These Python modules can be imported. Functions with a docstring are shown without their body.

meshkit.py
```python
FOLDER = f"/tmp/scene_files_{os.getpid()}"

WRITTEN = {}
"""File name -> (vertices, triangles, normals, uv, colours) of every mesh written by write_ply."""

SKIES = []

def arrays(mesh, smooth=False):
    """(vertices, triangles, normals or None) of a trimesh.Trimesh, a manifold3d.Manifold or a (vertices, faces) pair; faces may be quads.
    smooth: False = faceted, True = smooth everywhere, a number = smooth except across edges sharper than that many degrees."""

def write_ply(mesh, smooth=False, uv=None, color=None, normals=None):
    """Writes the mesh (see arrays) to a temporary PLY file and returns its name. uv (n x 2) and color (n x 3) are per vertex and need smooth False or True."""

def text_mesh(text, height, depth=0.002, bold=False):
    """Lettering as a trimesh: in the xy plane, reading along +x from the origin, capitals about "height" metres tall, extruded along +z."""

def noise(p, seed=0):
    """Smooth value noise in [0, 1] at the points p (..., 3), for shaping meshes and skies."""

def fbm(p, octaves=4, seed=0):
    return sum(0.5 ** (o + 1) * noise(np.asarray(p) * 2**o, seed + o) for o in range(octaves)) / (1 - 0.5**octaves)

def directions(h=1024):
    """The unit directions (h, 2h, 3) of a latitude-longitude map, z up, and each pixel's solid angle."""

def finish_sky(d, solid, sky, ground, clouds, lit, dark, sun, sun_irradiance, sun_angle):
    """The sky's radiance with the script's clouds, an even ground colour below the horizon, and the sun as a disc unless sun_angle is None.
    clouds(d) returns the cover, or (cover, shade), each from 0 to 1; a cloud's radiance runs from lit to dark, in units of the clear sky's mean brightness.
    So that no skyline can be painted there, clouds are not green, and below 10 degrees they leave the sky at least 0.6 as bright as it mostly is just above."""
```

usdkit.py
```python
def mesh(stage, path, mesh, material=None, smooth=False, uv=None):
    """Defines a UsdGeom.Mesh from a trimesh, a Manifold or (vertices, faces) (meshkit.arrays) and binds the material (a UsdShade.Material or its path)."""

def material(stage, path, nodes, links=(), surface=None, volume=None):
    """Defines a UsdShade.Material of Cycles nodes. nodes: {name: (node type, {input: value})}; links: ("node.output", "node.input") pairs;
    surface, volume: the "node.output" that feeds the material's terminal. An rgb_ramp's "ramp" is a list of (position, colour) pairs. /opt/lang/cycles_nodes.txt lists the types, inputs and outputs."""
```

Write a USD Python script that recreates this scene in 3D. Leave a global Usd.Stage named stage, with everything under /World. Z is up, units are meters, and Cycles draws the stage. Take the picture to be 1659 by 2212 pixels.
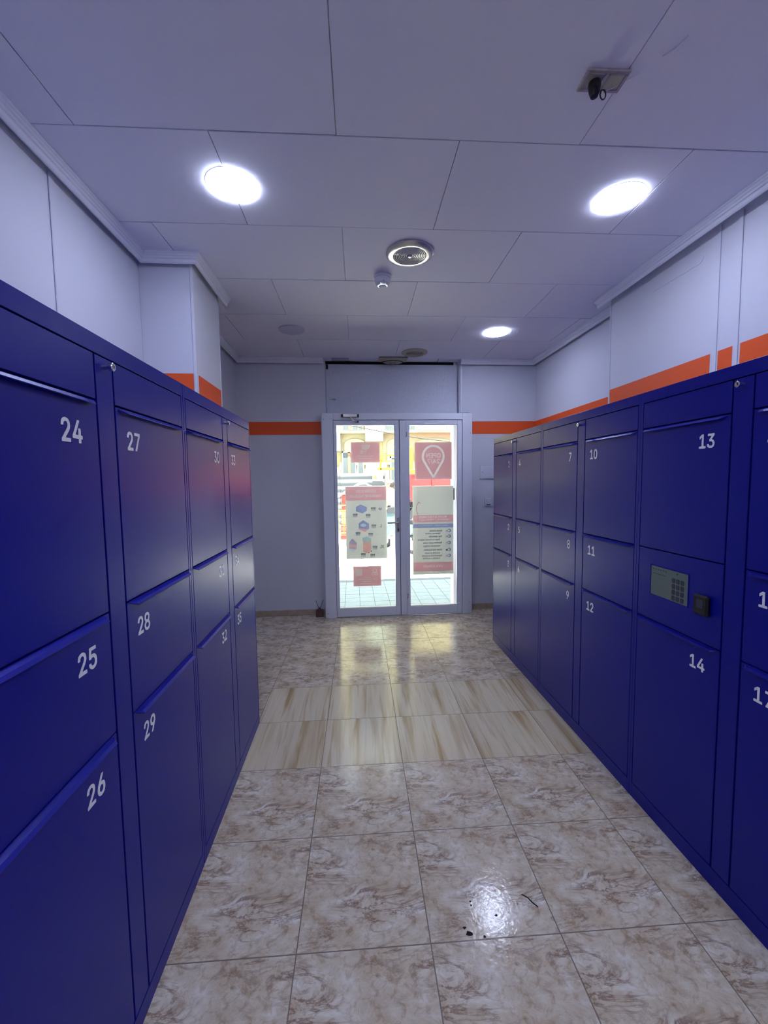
import math, random
import numpy as np, trimesh, manifold3d as m3
from shapely.geometry import Polygon, Point, LineString, box as sbox
from shapely import affinity
from shapely.ops import unary_union
import usdkit, meshkit
from pxr import Usd, UsdGeom, UsdLux, UsdShade, Gf, Sdf, Vt

random.seed(7); RNG = np.random.default_rng(7)
PI = math.pi
stage = Usd.Stage.CreateInMemory()
UsdGeom.SetStageUpAxis(stage, 'Z'); UsdGeom.SetStageMetersPerUnit(stage, 1.0)
world = UsdGeom.Xform.Define(stage, '/World'); stage.SetDefaultPrim(world.GetPrim())
UsdGeom.Scope.Define(stage, '/World/Looks')

# ------------------------------------------------------------------ camera, sky, sun, exposure
F_PX, PITCH, YAW, ROLL, CAM_H = 890.0, -0.073084, 0.074018, -0.013022, 1.55665
EXPOSURE = 0.26
LAMP_COLOR, LAMP_POWER = (0.665, 0.735, 1.0), 65.0
SUN_ELEV, SUN_AZ, SUN_POWER = 64.0, 12.0, 11.0
SKY_STRENGTH = 2.0


def cam_axes():
    cp, sp, cy, sy, cr, sr = math.cos(PITCH), math.sin(PITCH), math.cos(YAW), math.sin(YAW), math.cos(ROLL), math.sin(ROLL)
    f = np.array([sy * cp, cy * cp, sp]); r = np.array([cy, -sy, 0]); u = np.cross(r, f)
    return cr * r + sr * u, -sr * r + cr * u, f


R_, U_, F_ = cam_axes()
cam = UsdGeom.Camera.Define(stage, '/World/camera')
mat = np.eye(4); mat[0, :3], mat[1, :3], mat[2, :3], mat[3, :3] = R_, U_, -F_, (0, 0, CAM_H)
cam.AddTransformOp().Set(Gf.Matrix4d(*mat.ravel().tolist()))
cam.CreateHorizontalApertureAttr(36.0); cam.CreateVerticalApertureAttr(36.0 * 2212 / 1659)
cam.CreateFocalLengthAttr(36.0 * F_PX / 1659)
cam.CreateClippingRangeAttr(Gf.Vec2f(0.03, 500)); cam.CreateExposureAttr(EXPOSURE)

dome = UsdLux.DomeLight.Define(stage, '/World/sky'); dome.CreateIntensityAttr(SKY_STRENGTH); dome.CreateColorAttr(Gf.Vec3f(0.80, 0.90, 1.0))
sun = UsdLux.DistantLight.Define(stage, '/World/sun'); sun.CreateIntensityAttr(SUN_POWER); sun.CreateAngleAttr(0.53); sun.CreateNormalizeAttr(True); sun.CreateColorAttr(Gf.Vec3f(1.0, 0.97, 0.91))
sun.AddRotateXYZOp().Set(Gf.Vec3f(90 - SUN_ELEV, 0, SUN_AZ))      # shines from behind the building (-y) down onto the street

# ------------------------------------------------------------------ materials
M = {}


def lin(c):
    c = np.array(c, float) / 255.0
    return tuple(np.where(c <= 0.04045, c / 12.92, ((c + 0.055) / 1.055) ** 2.4))


def mat_(name, nodes, links=(), surface='p.BSDF'):
    M[name] = usdkit.material(stage, '/World/Looks/' + name, nodes, links, surface=surface)
    return M[name]


def plain(name, rgb, rough=0.5, metal=0.0, bump=0.0, scale=80.0, var=0.0, **kw):
    n = {'p': ('principled_bsdf', dict(base_color=lin(rgb), roughness=rough, metallic=metal, **kw))}; l = []
    if bump or var:
        n['tc'] = ('texture_coordinate', {}); n['n'] = ('noise_texture', {'scale': scale, 'detail': 3.0}); l.append(('tc.object', 'n.vector'))
    if bump:
        n['b'] = ('bump', {'strength': bump, 'distance': 0.001}); l += [('n.fac', 'b.height'), ('b.normal', 'p.normal')]
    if var:
        a = lin(rgb); n['r'] = ('rgb_ramp', {'ramp': [(0.3, [x * (1 - var) for x in a]), (0.7, [min(1, x * (1 + var)) for x in a])]})
        l += [('n.fac', 'r.fac'), ('r.color', 'p.base_color')]
    return mat_(name, n, l)


def emit(name, rgb, strength):
    return mat_(name, {'e': ('emission', {'color': tuple(rgb), 'strength': float(strength)})}, surface='e.emission')


plain('wall_white', (202, 203, 214), 0.75, bump=0.25, scale=350)
plain('ceiling_white', (220, 220, 230), 0.8, bump=0.3, scale=500)
plain('cornice_white', (218, 219, 228), 0.7)
plain('chip_and_shade_black', (8, 8, 10), 0.9)  # tile chips, and the darkness painted inside the openings
plain('stripe_orange', (228, 84, 18), 0.55, bump=0.1, scale=300)
plain('panel_grey', (200, 203, 215), 0.7, bump=0.3, scale=60, var=0.06)
plain('locker_blue', (11, 17, 140), 0.34, bump=0.08, scale=700, specular_ior_level=0.24)
plain('number_white', (250, 251, 254), 0.4)
plain('chrome', (235, 235, 232), 0.2, metal=1.0)
plain('brushed_steel', (190, 188, 182), 0.3, metal=1.0)
plain('black_plastic', (14, 14, 15), 0.35)
plain('screen_glass', (112, 126, 116), 0.12, coat_weight=0.5)
plain('screen_key', (54, 60, 76), 0.3)
plain('screen_ink', (60, 66, 66), 0.3)
plain('alu_white', (214, 217, 228), 0.38)
plain('gasket_black', (18, 18, 20), 0.6)
plain('plate_white', (205, 208, 220), 0.4)
plain('flange_silver', (214, 212, 206), 0.24, metal=0.75)
plain('grille_silver', (206, 206, 200), 0.35, metal=0.5)
plain('vent_dark', (62, 60, 54), 0.7)
plain('vent_beige', (170, 164, 146), 0.55)
plain('plate_metal', (176, 170, 164), 0.45, metal=0.4, var=0.2, scale=30)
plain('bottle_brown', (88, 58, 54), 0.2)
plain('stone_skirting', (168, 150, 130), 0.4, var=0.12, scale=18)
plain('grout', (124, 114, 101), 0.3)
# outdoors
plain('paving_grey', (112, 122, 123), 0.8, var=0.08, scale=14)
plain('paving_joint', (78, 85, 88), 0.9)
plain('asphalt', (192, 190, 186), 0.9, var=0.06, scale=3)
plain('kerb_stone', (196, 190, 176), 0.8)
plain('sill_stone', (198, 180, 160), 0.7, var=0.1, scale=12)
plain('stucco_yellow', (150, 139, 94), 0.9, var=0.05, scale=1.2)
plain('stucco_cream', (154, 148, 118), 0.9, var=0.04, scale=1.5)
plain('stucco_white', (140, 149, 130), 0.9, var=0.04, scale=2)
plain('stucco_shade_beige', (150, 140, 108), 0.9)
plain('pane_grey', (70, 76, 76), 0.15)
plain('curtain_orange', (150, 100, 64), 0.9)
plain('rail_iron', (66, 68, 66), 0.5)
plain('steel_sheet', (82, 87, 89), 0.7)
plain('sign_white', (230, 230, 232), 0.5)
plain('sign_yellow', (196, 142, 16), 0.5)
plain('sign_ink', (40, 36, 60), 0.5)
plain('sign_red', (190, 40, 60), 0.5)
plain('truck_red', (160, 26, 22), 0.4)
plain('machine_yellow', (176, 126, 14), 0.45)
plain('tyre', (30, 30, 32), 0.85)
plain('scooter_teal', (70, 94, 94), 0.35)
plain('scooter_white', (232, 232, 230), 0.35)
plain('scooter_red', (200, 40, 34), 0.35)
plain('tarp_white', (176, 174, 164), 0.8)
plain('crate_red', (150, 52, 38), 0.6)
plain('crate_orange', (176, 96, 58), 0.6)
plain('cloth_white', (172, 172, 176), 0.9)
plain('cloth_dark', (52, 55, 54), 0.9)
plain('skin', (150, 105, 84), 0.6)
plain('hair_dark', (34, 28, 26), 0.7)
plain('concrete', (88, 90, 86), 0.85, var=0.08, scale=8)
emit('lamp_glow', LAMP_COLOR, LAMP_POWER)
plain('lamp_off', (188, 190, 206), 0.5)

# posters of thin vinyl: daylight shines through them


def vinyl(name, rgb, through=0.25):
    c = lin([255 - (255 - q) * 0.46 for q in rgb])
    mat_(name, {'d': ('diffuse_bsdf', {'color': c}), 't': ('translucent_bsdf', {'color': c}), 'm': ('mix_closure', {'fac': through})},
         [('d.BSDF', 'm.closure1'), ('t.BSDF', 'm.closure2')], surface='m.closure')


for k_, c_ in dict(red=(238, 176, 183), white=(236, 236, 228), pale=(255, 248, 249), blue=(156, 166, 216), ink=(70, 72, 80), lightblue=(214, 226, 246), teal=(186, 216, 216), salmon=(240, 186, 176),
                   mauve=(180, 172, 198), grey=(196, 196, 198), pink=(255, 250, 251), violet=(110, 112, 180), redline=(220, 120, 110), symbol=(238, 222, 220), tag=(104, 106, 120)).items(): vinyl('vinyl_' + k_, c_)
mat_('pane', {'fr': ('fresnel', {'IOR': 1.45}), 't': ('transparent_bsdf', {'color': (0.93, 0.96, 0.95)}), 'g': ('glossy_bsdf', {'color': (1, 1, 1), 'roughness': 0.02}), 'm': ('mix_closure', {})},
     [('fr.fac', 'm.fac'), ('t.BSDF', 'm.closure1'), ('g.BSDF', 'm.closure2')], surface='m.closure')

# floor: printed breccia tile (the same print on every tile) and striped travertine tile
mat_('tile_breccia', {
    'tc': ('texture_coordinate', {}),
    'mp': ('mapping', {'mapping_type': 'point', 'rotation': (0, 0, 0.75), 'scale': (1.0, 2.0, 1.0)}),
    'cl': ('noise_texture', {'scale': 5.2, 'detail': 6.0, 'roughness': 0.7, 'distortion': 0.35}),
    'rc': ('rgb_ramp', {'ramp': [(0.30, lin((182, 162, 136))), (0.42, lin((197, 181, 157))), (0.50, lin((207, 195, 174))), (0.58, lin((217, 208, 191))), (0.66, lin((228, 224, 214)))]}),
    'v1': ('noise_texture', {'scale': 4.2, 'detail': 6.0, 'roughness': 0.66, 'distortion': 1.6}),
    'a1': ('math', {'math_type': 'subtract', 'value2': 0.5}), 'b1': ('math', {'math_type': 'absolute'}),
    'rv': ('rgb_ramp', {'ramp': [(0.0, (0.85, 0.85, 0.85)), (0.018, (0.45, 0.45, 0.45)), (0.05, (0.0, 0.0, 0.0))]}),
    'gate': ('noise_texture', {'scale': 5.0, 'detail': 2.0}), 'rg': ('rgb_ramp', {'ramp': [(0.42, (0, 0, 0)), (0.60, (1, 1, 1))]}),
    'gm': ('math', {'math_type': 'multiply'}), 'mx': ('mix', {'mix_type': 'mix', 'color2': lin((128, 96, 78))}),
    'f1': ('noise_texture', {'scale': 26.0, 'detail': 4.0, 'roughness': 0.7, 'distortion': 0.6}), 'rf': ('rgb_ramp', {'ramp': [(0.34, lin((216, 200, 184))), (0.50, (1, 1, 1))]}),
    'm2': ('mix', {'mix_type': 'multiply', 'fac': 0.8}),
    'bn': ('noise_texture', {'scale': 55.0, 'detail': 2.0}), 'bp': ('bump', {'strength': 0.32, 'distance': 0.0014}),
    'p': ('principled_bsdf', {'roughness': 0.15, 'specular_ior_level': 0.5})},
    [('tc.object', 'mp.vector'), ('mp.vector', 'cl.vector'), ('cl.fac', 'rc.fac'), ('mp.vector', 'v1.vector'), ('v1.fac', 'a1.value1'), ('a1.value', 'b1.value1'), ('b1.value', 'rv.fac'),
     ('tc.object', 'gate.vector'), ('gate.fac', 'rg.fac'), ('rv.color', 'gm.value1'), ('rg.color', 'gm.value2'), ('gm.value', 'mx.fac'), ('rc.color', 'mx.color1'),
     ('tc.object', 'f1.vector'), ('f1.fac', 'rf.fac'), ('mx.color', 'm2.color1'), ('rf.color', 'm2.color2'), ('m2.color', 'p.base_color'),
     ('tc.object', 'bn.vector'), ('bn.fac', 'bp.height'), ('bp.normal', 'p.normal')])
mat_('tile_travertine', {
    'tc': ('texture_coordinate', {}), 'oi': ('object_info', {}), 'k': ('math', {'math_type': 'multiply', 'value2': 40.0}), 'cx': ('combine_xyz', {}), 'ad': ('mix', {'mix_type': 'add', 'fac': 1.0}),
    'mp': ('mapping', {'mapping_type': 'point', 'scale': (1.0, 0.055, 1.0), 'rotation': (0, 0, 0.0)}),
    'n1': ('noise_texture', {'scale': 11.0, 'detail': 4.0, 'roughness': 0.55, 'distortion': 0.5}),
    'rc': ('rgb_ramp', {'ramp': [(0.28, lin((168, 142, 104))), (0.36, lin((188, 168, 134))), (0.46, lin((206, 193, 165))), (0.58, lin((213, 202, 178))), (0.66, lin((190, 173, 140))), (0.76, lin((204, 190, 162)))]}),
    'n2': ('noise_texture', {'scale': 30.0, 'detail': 3.0, 'distortion': 0.6}), 'r2': ('rgb_ramp', {'ramp': [(0.32, lin((224, 208, 184))), (0.48, (1, 1, 1))]}),
    'm2': ('mix', {'mix_type': 'multiply', 'fac': 0.85}),
    'bn': ('noise_texture', {'scale': 40.0, 'detail': 2.0}), 'bp': ('bump', {'strength': 0.07, 'distance': 0.001}),
    'p': ('principled_bsdf', {'roughness': 0.2, 'specular_ior_level': 0.5})},
    [('tc.object', 'mp.vector'), ('oi.random', 'k.value1'), ('k.value', 'cx.x'), ('k.value', 'cx.z'), ('mp.vector', 'ad.color1'), ('cx.vector', 'ad.color2'),
     ('ad.color', 'n1.vector'), ('n1.fac', 'rc.fac'), ('ad.color', 'n2.vector'), ('n2.fac', 'r2.fac'), ('rc.color', 'm2.color1'), ('r2.color', 'm2.color2'), ('m2.color', 'p.base_color'),
     ('tc.object', 'bn.vector'), ('bn.fac', 'bp.height'), ('bp.normal', 'p.normal')])

# ------------------------------------------------------------------ helpers
taken = {}


def numbered(path):
    k = taken.get(path, -1) + 1; taken[path] = k
    return path if k == 0 else f'{path}_{k:03d}'


def P(o):
    return o.GetPrim() if hasattr(o, 'GetPrim') else o


def tag(o, label=None, cat=None, group=None, kind=None):
    p = P(o)
    for k, v in (('label', label), ('category', cat), ('group', group), ('kind', kind)):
        if v: p.SetCustomDataByKey(k, v)
    return o


def where(name, parent):
    return numbered((str(P(parent).GetPath()) if parent is not None else '/World') + '/' + name)


def obj(name, mesh, m, parent=None, smooth=30, loc=None, rotz=0.0):
    if isinstance(mesh, (list, tuple)) and mesh and hasattr(mesh[0], 'vertices'):
        mesh = trimesh.util.concatenate(list(mesh))
    o = usdkit.mesh(stage, where(name, parent), mesh, M[m], smooth=smooth)
    if loc is not None: o.AddTranslateOp().Set(Gf.Vec3d(*map(float, loc)))
    if rotz: o.AddRotateZOp().Set(math.degrees(rotz))
    return o


def thing(name, label, cat, loc=(0, 0, 0), rotz=0.0, group=None, kind=None, parent=None):
    x = UsdGeom.Xform.Define(stage, where(name, parent)); x.AddTranslateOp().Set(Gf.Vec3d(*map(float, loc)))
    if rotz: x.AddRotateZOp().Set(math.degrees(rotz))
    return tag(x, label, cat, group, kind)


def bx(x0, x1, y0, y1, z0, z1, ch=0.0):
    """A box, its edges chamfered by ch."""
    x0, x1, y0, y1, z0, z1 = min(x0, x1), max(x0, x1), min(y0, y1), max(y0, y1), min(z0, z1), max(z0, z1)
    if not ch:
        m = trimesh.creation.box((x1 - x0, y1 - y0, z1 - z0)); m.apply_translation(((x0 + x1) / 2, (y0 + y1) / 2, (z0 + z1) / 2)); return m
    pts = []
    for sx in (0, 1):
        for sy in (0, 1):
            for sz in (0, 1):
                c = np.array([(x0, x1)[sx], (y0, y1)[sy], (z0, z1)[sz]]); s = np.array([1 - 2 * sx, 1 - 2 * sy, 1 - 2 * sz]) * ch
                for k in range(3):
                    q = c + s; q[k] = c[k]; pts.append(q)
    return trimesh.convex.convex_hull(np.array(pts))


def prism(poly, z0, z1):
    m = trimesh.util.concatenate([trimesh.creation.extrude_polygon(g, z1 - z0, engine='earcut') for g in getattr(poly, 'geoms', [poly])])
    m.apply_translation((0, 0, z0)); return m


def cyl(r, z0, z1, x=0, y=0, n=32, r2=None):
    prof = [(0, z0), (r, z0), (r if r2 is None else r2, z1), (0, z1)]
    return lathe(prof, x, y, n)


def lathe(prof, x=0, y=0, n=32, z=0):
    m = trimesh.creation.revolve(np.array(prof, float), sections=n); m.apply_translation((x, y, z)); m.fix_normals(); return m


def tube(pts, r, n=8, cap=True):
    """A round bar along a polyline."""
    import warnings
    pts = np.asarray(pts, float); t = np.gradient(pts, axis=0); t /= np.linalg.norm(t, axis=1, keepdims=True)
    a = np.cross(t, np.where(np.abs(t[:, 2:]) < 0.9, [0, 0, 1.0], [1.0, 0, 0])); a /= np.linalg.norm(a, axis=1, keepdims=True); b = np.cross(t, a)
    ang = np.arange(n) * 2 * PI / n; rr = np.broadcast_to(r, (len(pts),))
    v = (pts[:, None] + rr[:, None, None] * (np.cos(ang)[None, :, None] * a[:, None] + np.sin(ang)[None, :, None] * b[:, None])).reshape(-1, 3)
    f = []
    for i in range(len(pts) - 1):
        for j in range(n):
            p, q, s, w = i * n + j, i * n + (j + 1) % n, (i + 1) * n + (j + 1) % n, (i + 1) * n + j
            f += [(p, q, s), (p, s, w)]
    for base, sgn in ((0, 1), ((len(pts) - 1) * n, -1)):
        for j in range(1, n - 1): f.append((base, base + j + 1, base + j)[::sgn])
    m = trimesh.Trimesh(v, np.array(f), process=False); m.fix_normals(); return m


def xf(m, A):
    m = m.copy(); A = np.asarray(A, float); m.vertices = m.vertices @ A[:3, :3].T + (A[:3, 3] if A.shape[1] > 3 else 0)
    if np.linalg.det(A[:3, :3]) < 0: m.faces = m.faces[:, ::-1]
    return m


def moved(m, x=0, y=0, z=0):
    m = m.copy(); m.apply_translation((x, y, z)); return m


def rot(m, axis, ang, about=(0, 0, 0)):
    m = m.copy(); m.apply_transform(trimesh.transformations.rotation_matrix(ang, axis, about)); return m


FRONT = np.array([[1, 0, 0], [0, 0, -1], [0, 1, 0]], float)       # a drawing in xy stands up facing -y
MIRROR = np.array([[-1, 0, 0], [0, 0, -1], [0, 1, 0]], float)     # the same seen from behind the sheet


def text(s, h, depth=0.0006, bold=False, xs=1.0, align='left'):
    m = meshkit.text_mesh(s, h, depth, bold); m.vertices[:, 0] *= xs
    w = m.bounds[1][0] - m.bounds[0][0]; m.apply_translation((-m.bounds[0][0] - {'left': 0, 'center': w / 2, 'right': w}[align], 0, 0))
    return m


# ------------------------------------------------------------------ measured layout (metres)
XL, XR = -0.6356, 1.3353            # fronts of the two locker rows
WL, WRN, WRF = -1.288, 2.022, 2.172  # left wall, right wall near and far
YB, YD, ZC, YREAR = 4.82, 4.66, 2.952, -2.6
PX, PY0, PY1, YJ = -0.972, 2.73, 3.232, 3.165   # pilaster face, its depth, jog of the right wall
SZ0, SZ1 = 2.105, 2.252              # orange stripe
TS = 0.45

# ------------------------------------------------------------------ floor
floor = thing('floor', 'glossy tiled floor of mottled beige tiles with a striped band', 'floor', kind='structure')
room = Polygon([(WL, YREAR), (WRN, YREAR), (WRN, YJ), (WRF, YJ), (WRF, YB), (1.21, YB), (1.21, YB + 0.06), (-0.25, YB + 0.06), (-0.25, YB), (WL, YB)])
obj('grout_bed', prism(room, -0.06, -0.0010), 'grout', floor, smooth=False)
SK, FX, FY = -0.0148, -1.5224 * TS, 9.8233 * TS
cS, sS = math.cos(SK), math.sin(SK)
half = TS / 2 - 0.0018


def slab(poly2d, thick, ch, top=True):
    """A flat piece with a small chamfer round its visible face."""
    a, b = poly2d, poly2d.buffer(-ch, join_style=2)
    if a.convex_hull.area > a.area * 1.0005 or b.is_empty or b.geom_type != 'Polygon' or len(b.exterior.coords) != len(a.exterior.coords): return prism(a, -thick, 0)
    A, B = np.array(a.exterior.coords)[:-1], np.array(b.exterior.coords)[:-1]
    if not a.exterior.is_ccw: A = A[::-1]
    if not b.exterior.is_ccw: B = B[::-1]
    B = np.roll(B, -int(np.argmin(((B - A[0]) ** 2).sum(1))), axis=0)
    n = len(A); v = np.vstack([np.c_[A, np.full(n, -thick)], np.c_[A, np.full(n, -ch)], np.c_[B, np.zeros(n)]])
    f = []
    for k in (0, n):
        for i in range(n):
            j = (i + 1) % n; f += [(k + i, k + j, k + n + j), (k + i, k + n + j, k + n + i)]
    for i in range(1, n - 1): f += [(2 * n, 2 * n + i, 2 * n + i + 1), (0, i + 1, i)]
    return trimesh.Trimesh(v, np.array(f), process=False)


for j in range(-2, 16):
    for i in range(-3, 8):
        u, v = FX + (i + 0.5) * TS, FY - (j + 0.5) * TS
        cx, cy = cS * u - sS * v, sS * u + cS * v
        cell = affinity.translate(affinity.rotate(sbox(-half, -half, half, half), math.degrees(SK), origin=(0, 0)), cx, cy).intersection(room)
        if cell.is_empty or cell.area < 0.002 or cell.geom_type != 'Polygon': continue
        if cell.bounds[2] < XL - 0.3 and cell.bounds[3] < 2.6: continue       # wholly under the cabinets
        if cell.bounds[0] > XR + 0.3 and cell.bounds[3] < 3.7: continue
        local = affinity.rotate(affinity.translate(cell, -cx, -cy), -math.degrees(SK), origin=(0, 0)).simplify(1e-6)
        strip = j in (3, 4) and i >= 0
        o = obj('tile', slab(local, 0.012, 0.0009), 'tile_travertine' if strip else 'tile_breccia', floor, smooth=False, loc=(cx, cy, float(RNG.uniform(-0.0003, 0.0003))), rotz=SK)
        if strip: tag(o, 'striped travertine-look tile')
# chips broken out of two tiles and scattered dirt marks
marks = []
for (x, y, r, k) in ((0.372, 1.286, 0.011, 9), (0.36, 1.305, 0.006, 7), (0.421, 1.272, 0.005, 7), (0.405, 1.392, 0.004, 6), (0.404, 1.378, 0.004, 6), (0.484, 1.336, 0.005, 6)):
    a = np.arange(k) / k * 2 * PI; q = r * (0.6 + 0.7 * RNG.random(k)); marks.append(prism(Polygon(np.c_[x + q * np.cos(a), y + 0.7 * q * np.sin(a)]).buffer(0), 0.0002, 0.0010))
marks.append(prism(LineString([(0.606, 1.40), (0.622, 1.388), (0.632, 1.368), (0.645, 1.352)]).buffer(0.0022), 0.0002, 0.0010))
obj('chip', marks, 'chip_and_shade_black', floor, smooth=False)

# ------------------------------------------------------------------ ceiling
ceiling = thing('ceiling', 'white suspended ceiling of long staggered panels', 'ceiling', kind='structure')
hole = sbox(-0.215, 4.765, -0.022, 4.90)
croom = Polygon([(WL, YREAR), (WRN, YREAR), (WRN, YJ), (WRF, YJ), (WRF, YB), (1.255, YB), (1.255, 4.90), (-0.295, 4.90), (-0.295, YB), (WL, YB)])
obj('backing', prism(sbox(WL - 0.2, YREAR - 0.2, WRF + 0.2, 5.08).difference(hole), ZC + 0.011, ZC + 0.05), 'ceiling_white', ceiling, smooth=False)
obj('cavity', bx(-0.215, -0.022, 4.765, 4.90, ZC + 0.05, ZC + 0.055), 'chip_and_shade_black', ceiling, smooth=False)  # black plate paints the darkness inside the ceiling hole
TC, CX0, CY0, CSX, CSY = -0.0117, -1.075, 1.776, 0.506, 0.600
cC, sC = math.cos(TC), math.sin(TC)
for r in range(-8, 6):
    for c in range(-3, 5):
        u0 = CX0 + (2 * c + (0 if r % 2 else 1)) * CSX          # rows are staggered by half a panel
        u1, v0, v1 = u0 + 2 * CSX, CY0 + r * CSY, CY0 + (r + 1) * CSY
        g = 0.0018
        cell = affinity.rotate(sbox(u0 + g, v0 + g * 1.3, u1 - g, v1 - g * 1.3), math.degrees(TC), origin=(0, 0)).intersection(croom).difference(hole)
        if cell.is_empty or cell.area < 0.003: continue
        for q in getattr(cell, 'geoms', [cell]):
            m = slab(q.simplify(1e-6), 0.009, 0.0014) if len(q.interiors) == 0 else prism(q, -0.009, 0)
            m = xf(m, np.diag([1, 1, -1])); m.apply_translation((0, 0, ZC + RNG.uniform(-0.0012, 0.0012)))
            obj('panel', m, 'ceiling_white', ceiling, smooth=False)

# ------------------------------------------------------------------ walls
wall_left = thing('wall_left', 'white panelled wall behind the left locker row with a pilaster', 'wall', kind='structure')
obj('surface', bx(WL - 0.2, WL, YREAR, YB + 0.2, 0, ZC + 0.04), 'wall_white', wall_left)
obj('pilaster', bx(WL, PX, PY0, PY1, 0, ZC + 0.04, 0.002), 'wall_white', wall_left)
obj('joint_strip', bx(WL, WL + 0.006, 1.975, 2.0, 1.0, 2.915, 0.002), 'wall_white', wall_left)
obj('joint_strip', [bx(PX - 0.012, PX + 0.006, PY0 - 0.006, PY0 + 0.028, 0, 2.912, 0.002)], 'wall_white', wall_left)
obj('joint_strip', [bx(PX - 0.01, PX + 0.004, PY1 - 0.008, PY1 + 0.004, 0, 2.912, 0.002)], 'wall_white', wall_left)
wall_right = thing('wall_right', 'white panelled wall behind the right locker row', 'wall', kind='structure')
obj('surface', bx(WRN, WRF + 0.2, YREAR, YJ, 0, ZC + 0.04, 0.002), 'wall_white', wall_right)
obj('surface', bx(WRF, WRF + 0.2, YJ, YB + 0.2, 0, ZC + 0.04), 'wall_white', wall_right)
for y in (2.195, 2.066):
    obj('joint_strip', bx(WRN - 0.006, WRN, y, y + 0.022, 1.0, 2.925, 0.002), 'wall_white', wall_right)
obj('joint_strip', bx(WRN - 0.003, WRN + 0.012, YJ - 0.012, YJ + 0.003, 1.0, 2.91, 0.001), 'wall_white', wall_right)
obj('panel_seam', [tube([(WRN - 0.0005, 2.71, 2.797), (WRN - 0.0005, 2.33, 2.790), (WRN - 0.0005, 2.312, 2.805), (WRN - 0.0005, 2.309, 2.822)], 0.0016, 6)], 'panel_grey', wall_right)
wall_back = thing('wall_back', 'white street-side wall around the glass entrance door', 'wall', kind='structure')
obj('surface', bx(WL, -0.295, YB, YB + 0.26, 0, ZC + 0.04), 'wall_white', wall_back)
obj('surface', bx(1.255, WRF, YB, YB + 0.10, 0, ZC + 0.04), 'wall_white', wall_back)
obj('surface', bx(1.213, WRF, YB + 0.1, YB + 0.26, 0, ZC + 0.04), 'wall_white', wall_back)
obj('surface', bx(-0.295, 1.255, 5.02, 5.08, 2.24, ZC + 0.04), 'wall_white', wall_back)
obj('cavity', [bx(-0.294, 1.254, 4.93, 5.01, 2.3, ZC + 0.008)], 'chip_and_shade_black', wall_back)  # solid black box standing in for the shade behind the slot
obj('shutter_box_panel', bx(-0.293, 1.253, 4.895, 4.915, 2.26, 2.918, 0.001), 'panel_grey', wall_back)
obj('scuff', [prism(Polygon([(-0.262, 0), (-0.235, 0.008), (-0.195, 0.014), (-0.175, 0.006), (-0.185, -0.008), (-0.215, -0.004), (-0.24, 0.0)]), 0, 0.0006)], 'vent_beige', wall_back, loc=(0, 0, 0)).AddTransformOp().Set(Gf.Matrix4d(1, 0, 0, 0, 0, 0, 1, 0, 0, -1, 0, 0, 0, 4.8949, 2.515, 1))
obj('bracket', [bx(-0.288, -0.262, 4.88, 4.895, 2.862, 2.912), bx(-0.28, -0.27, 4.876, 4.88, 2.868, 2.893)], 'gasket_black', wall_back)
obj('bracket', bx(-0.283, -0.252, 4.86, 4.895, 2.325, 2.36, 0.002), 'panel_grey', wall_back)
obj('surface', bx(WL - 0.2, WRF + 0.2, YREAR - 0.2, YREAR, 0, ZC + 0.04), 'wall_white', thing('wall_rear', 'white wall closing the room behind the viewer', 'wall', kind='structure'), smooth=False)
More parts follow.
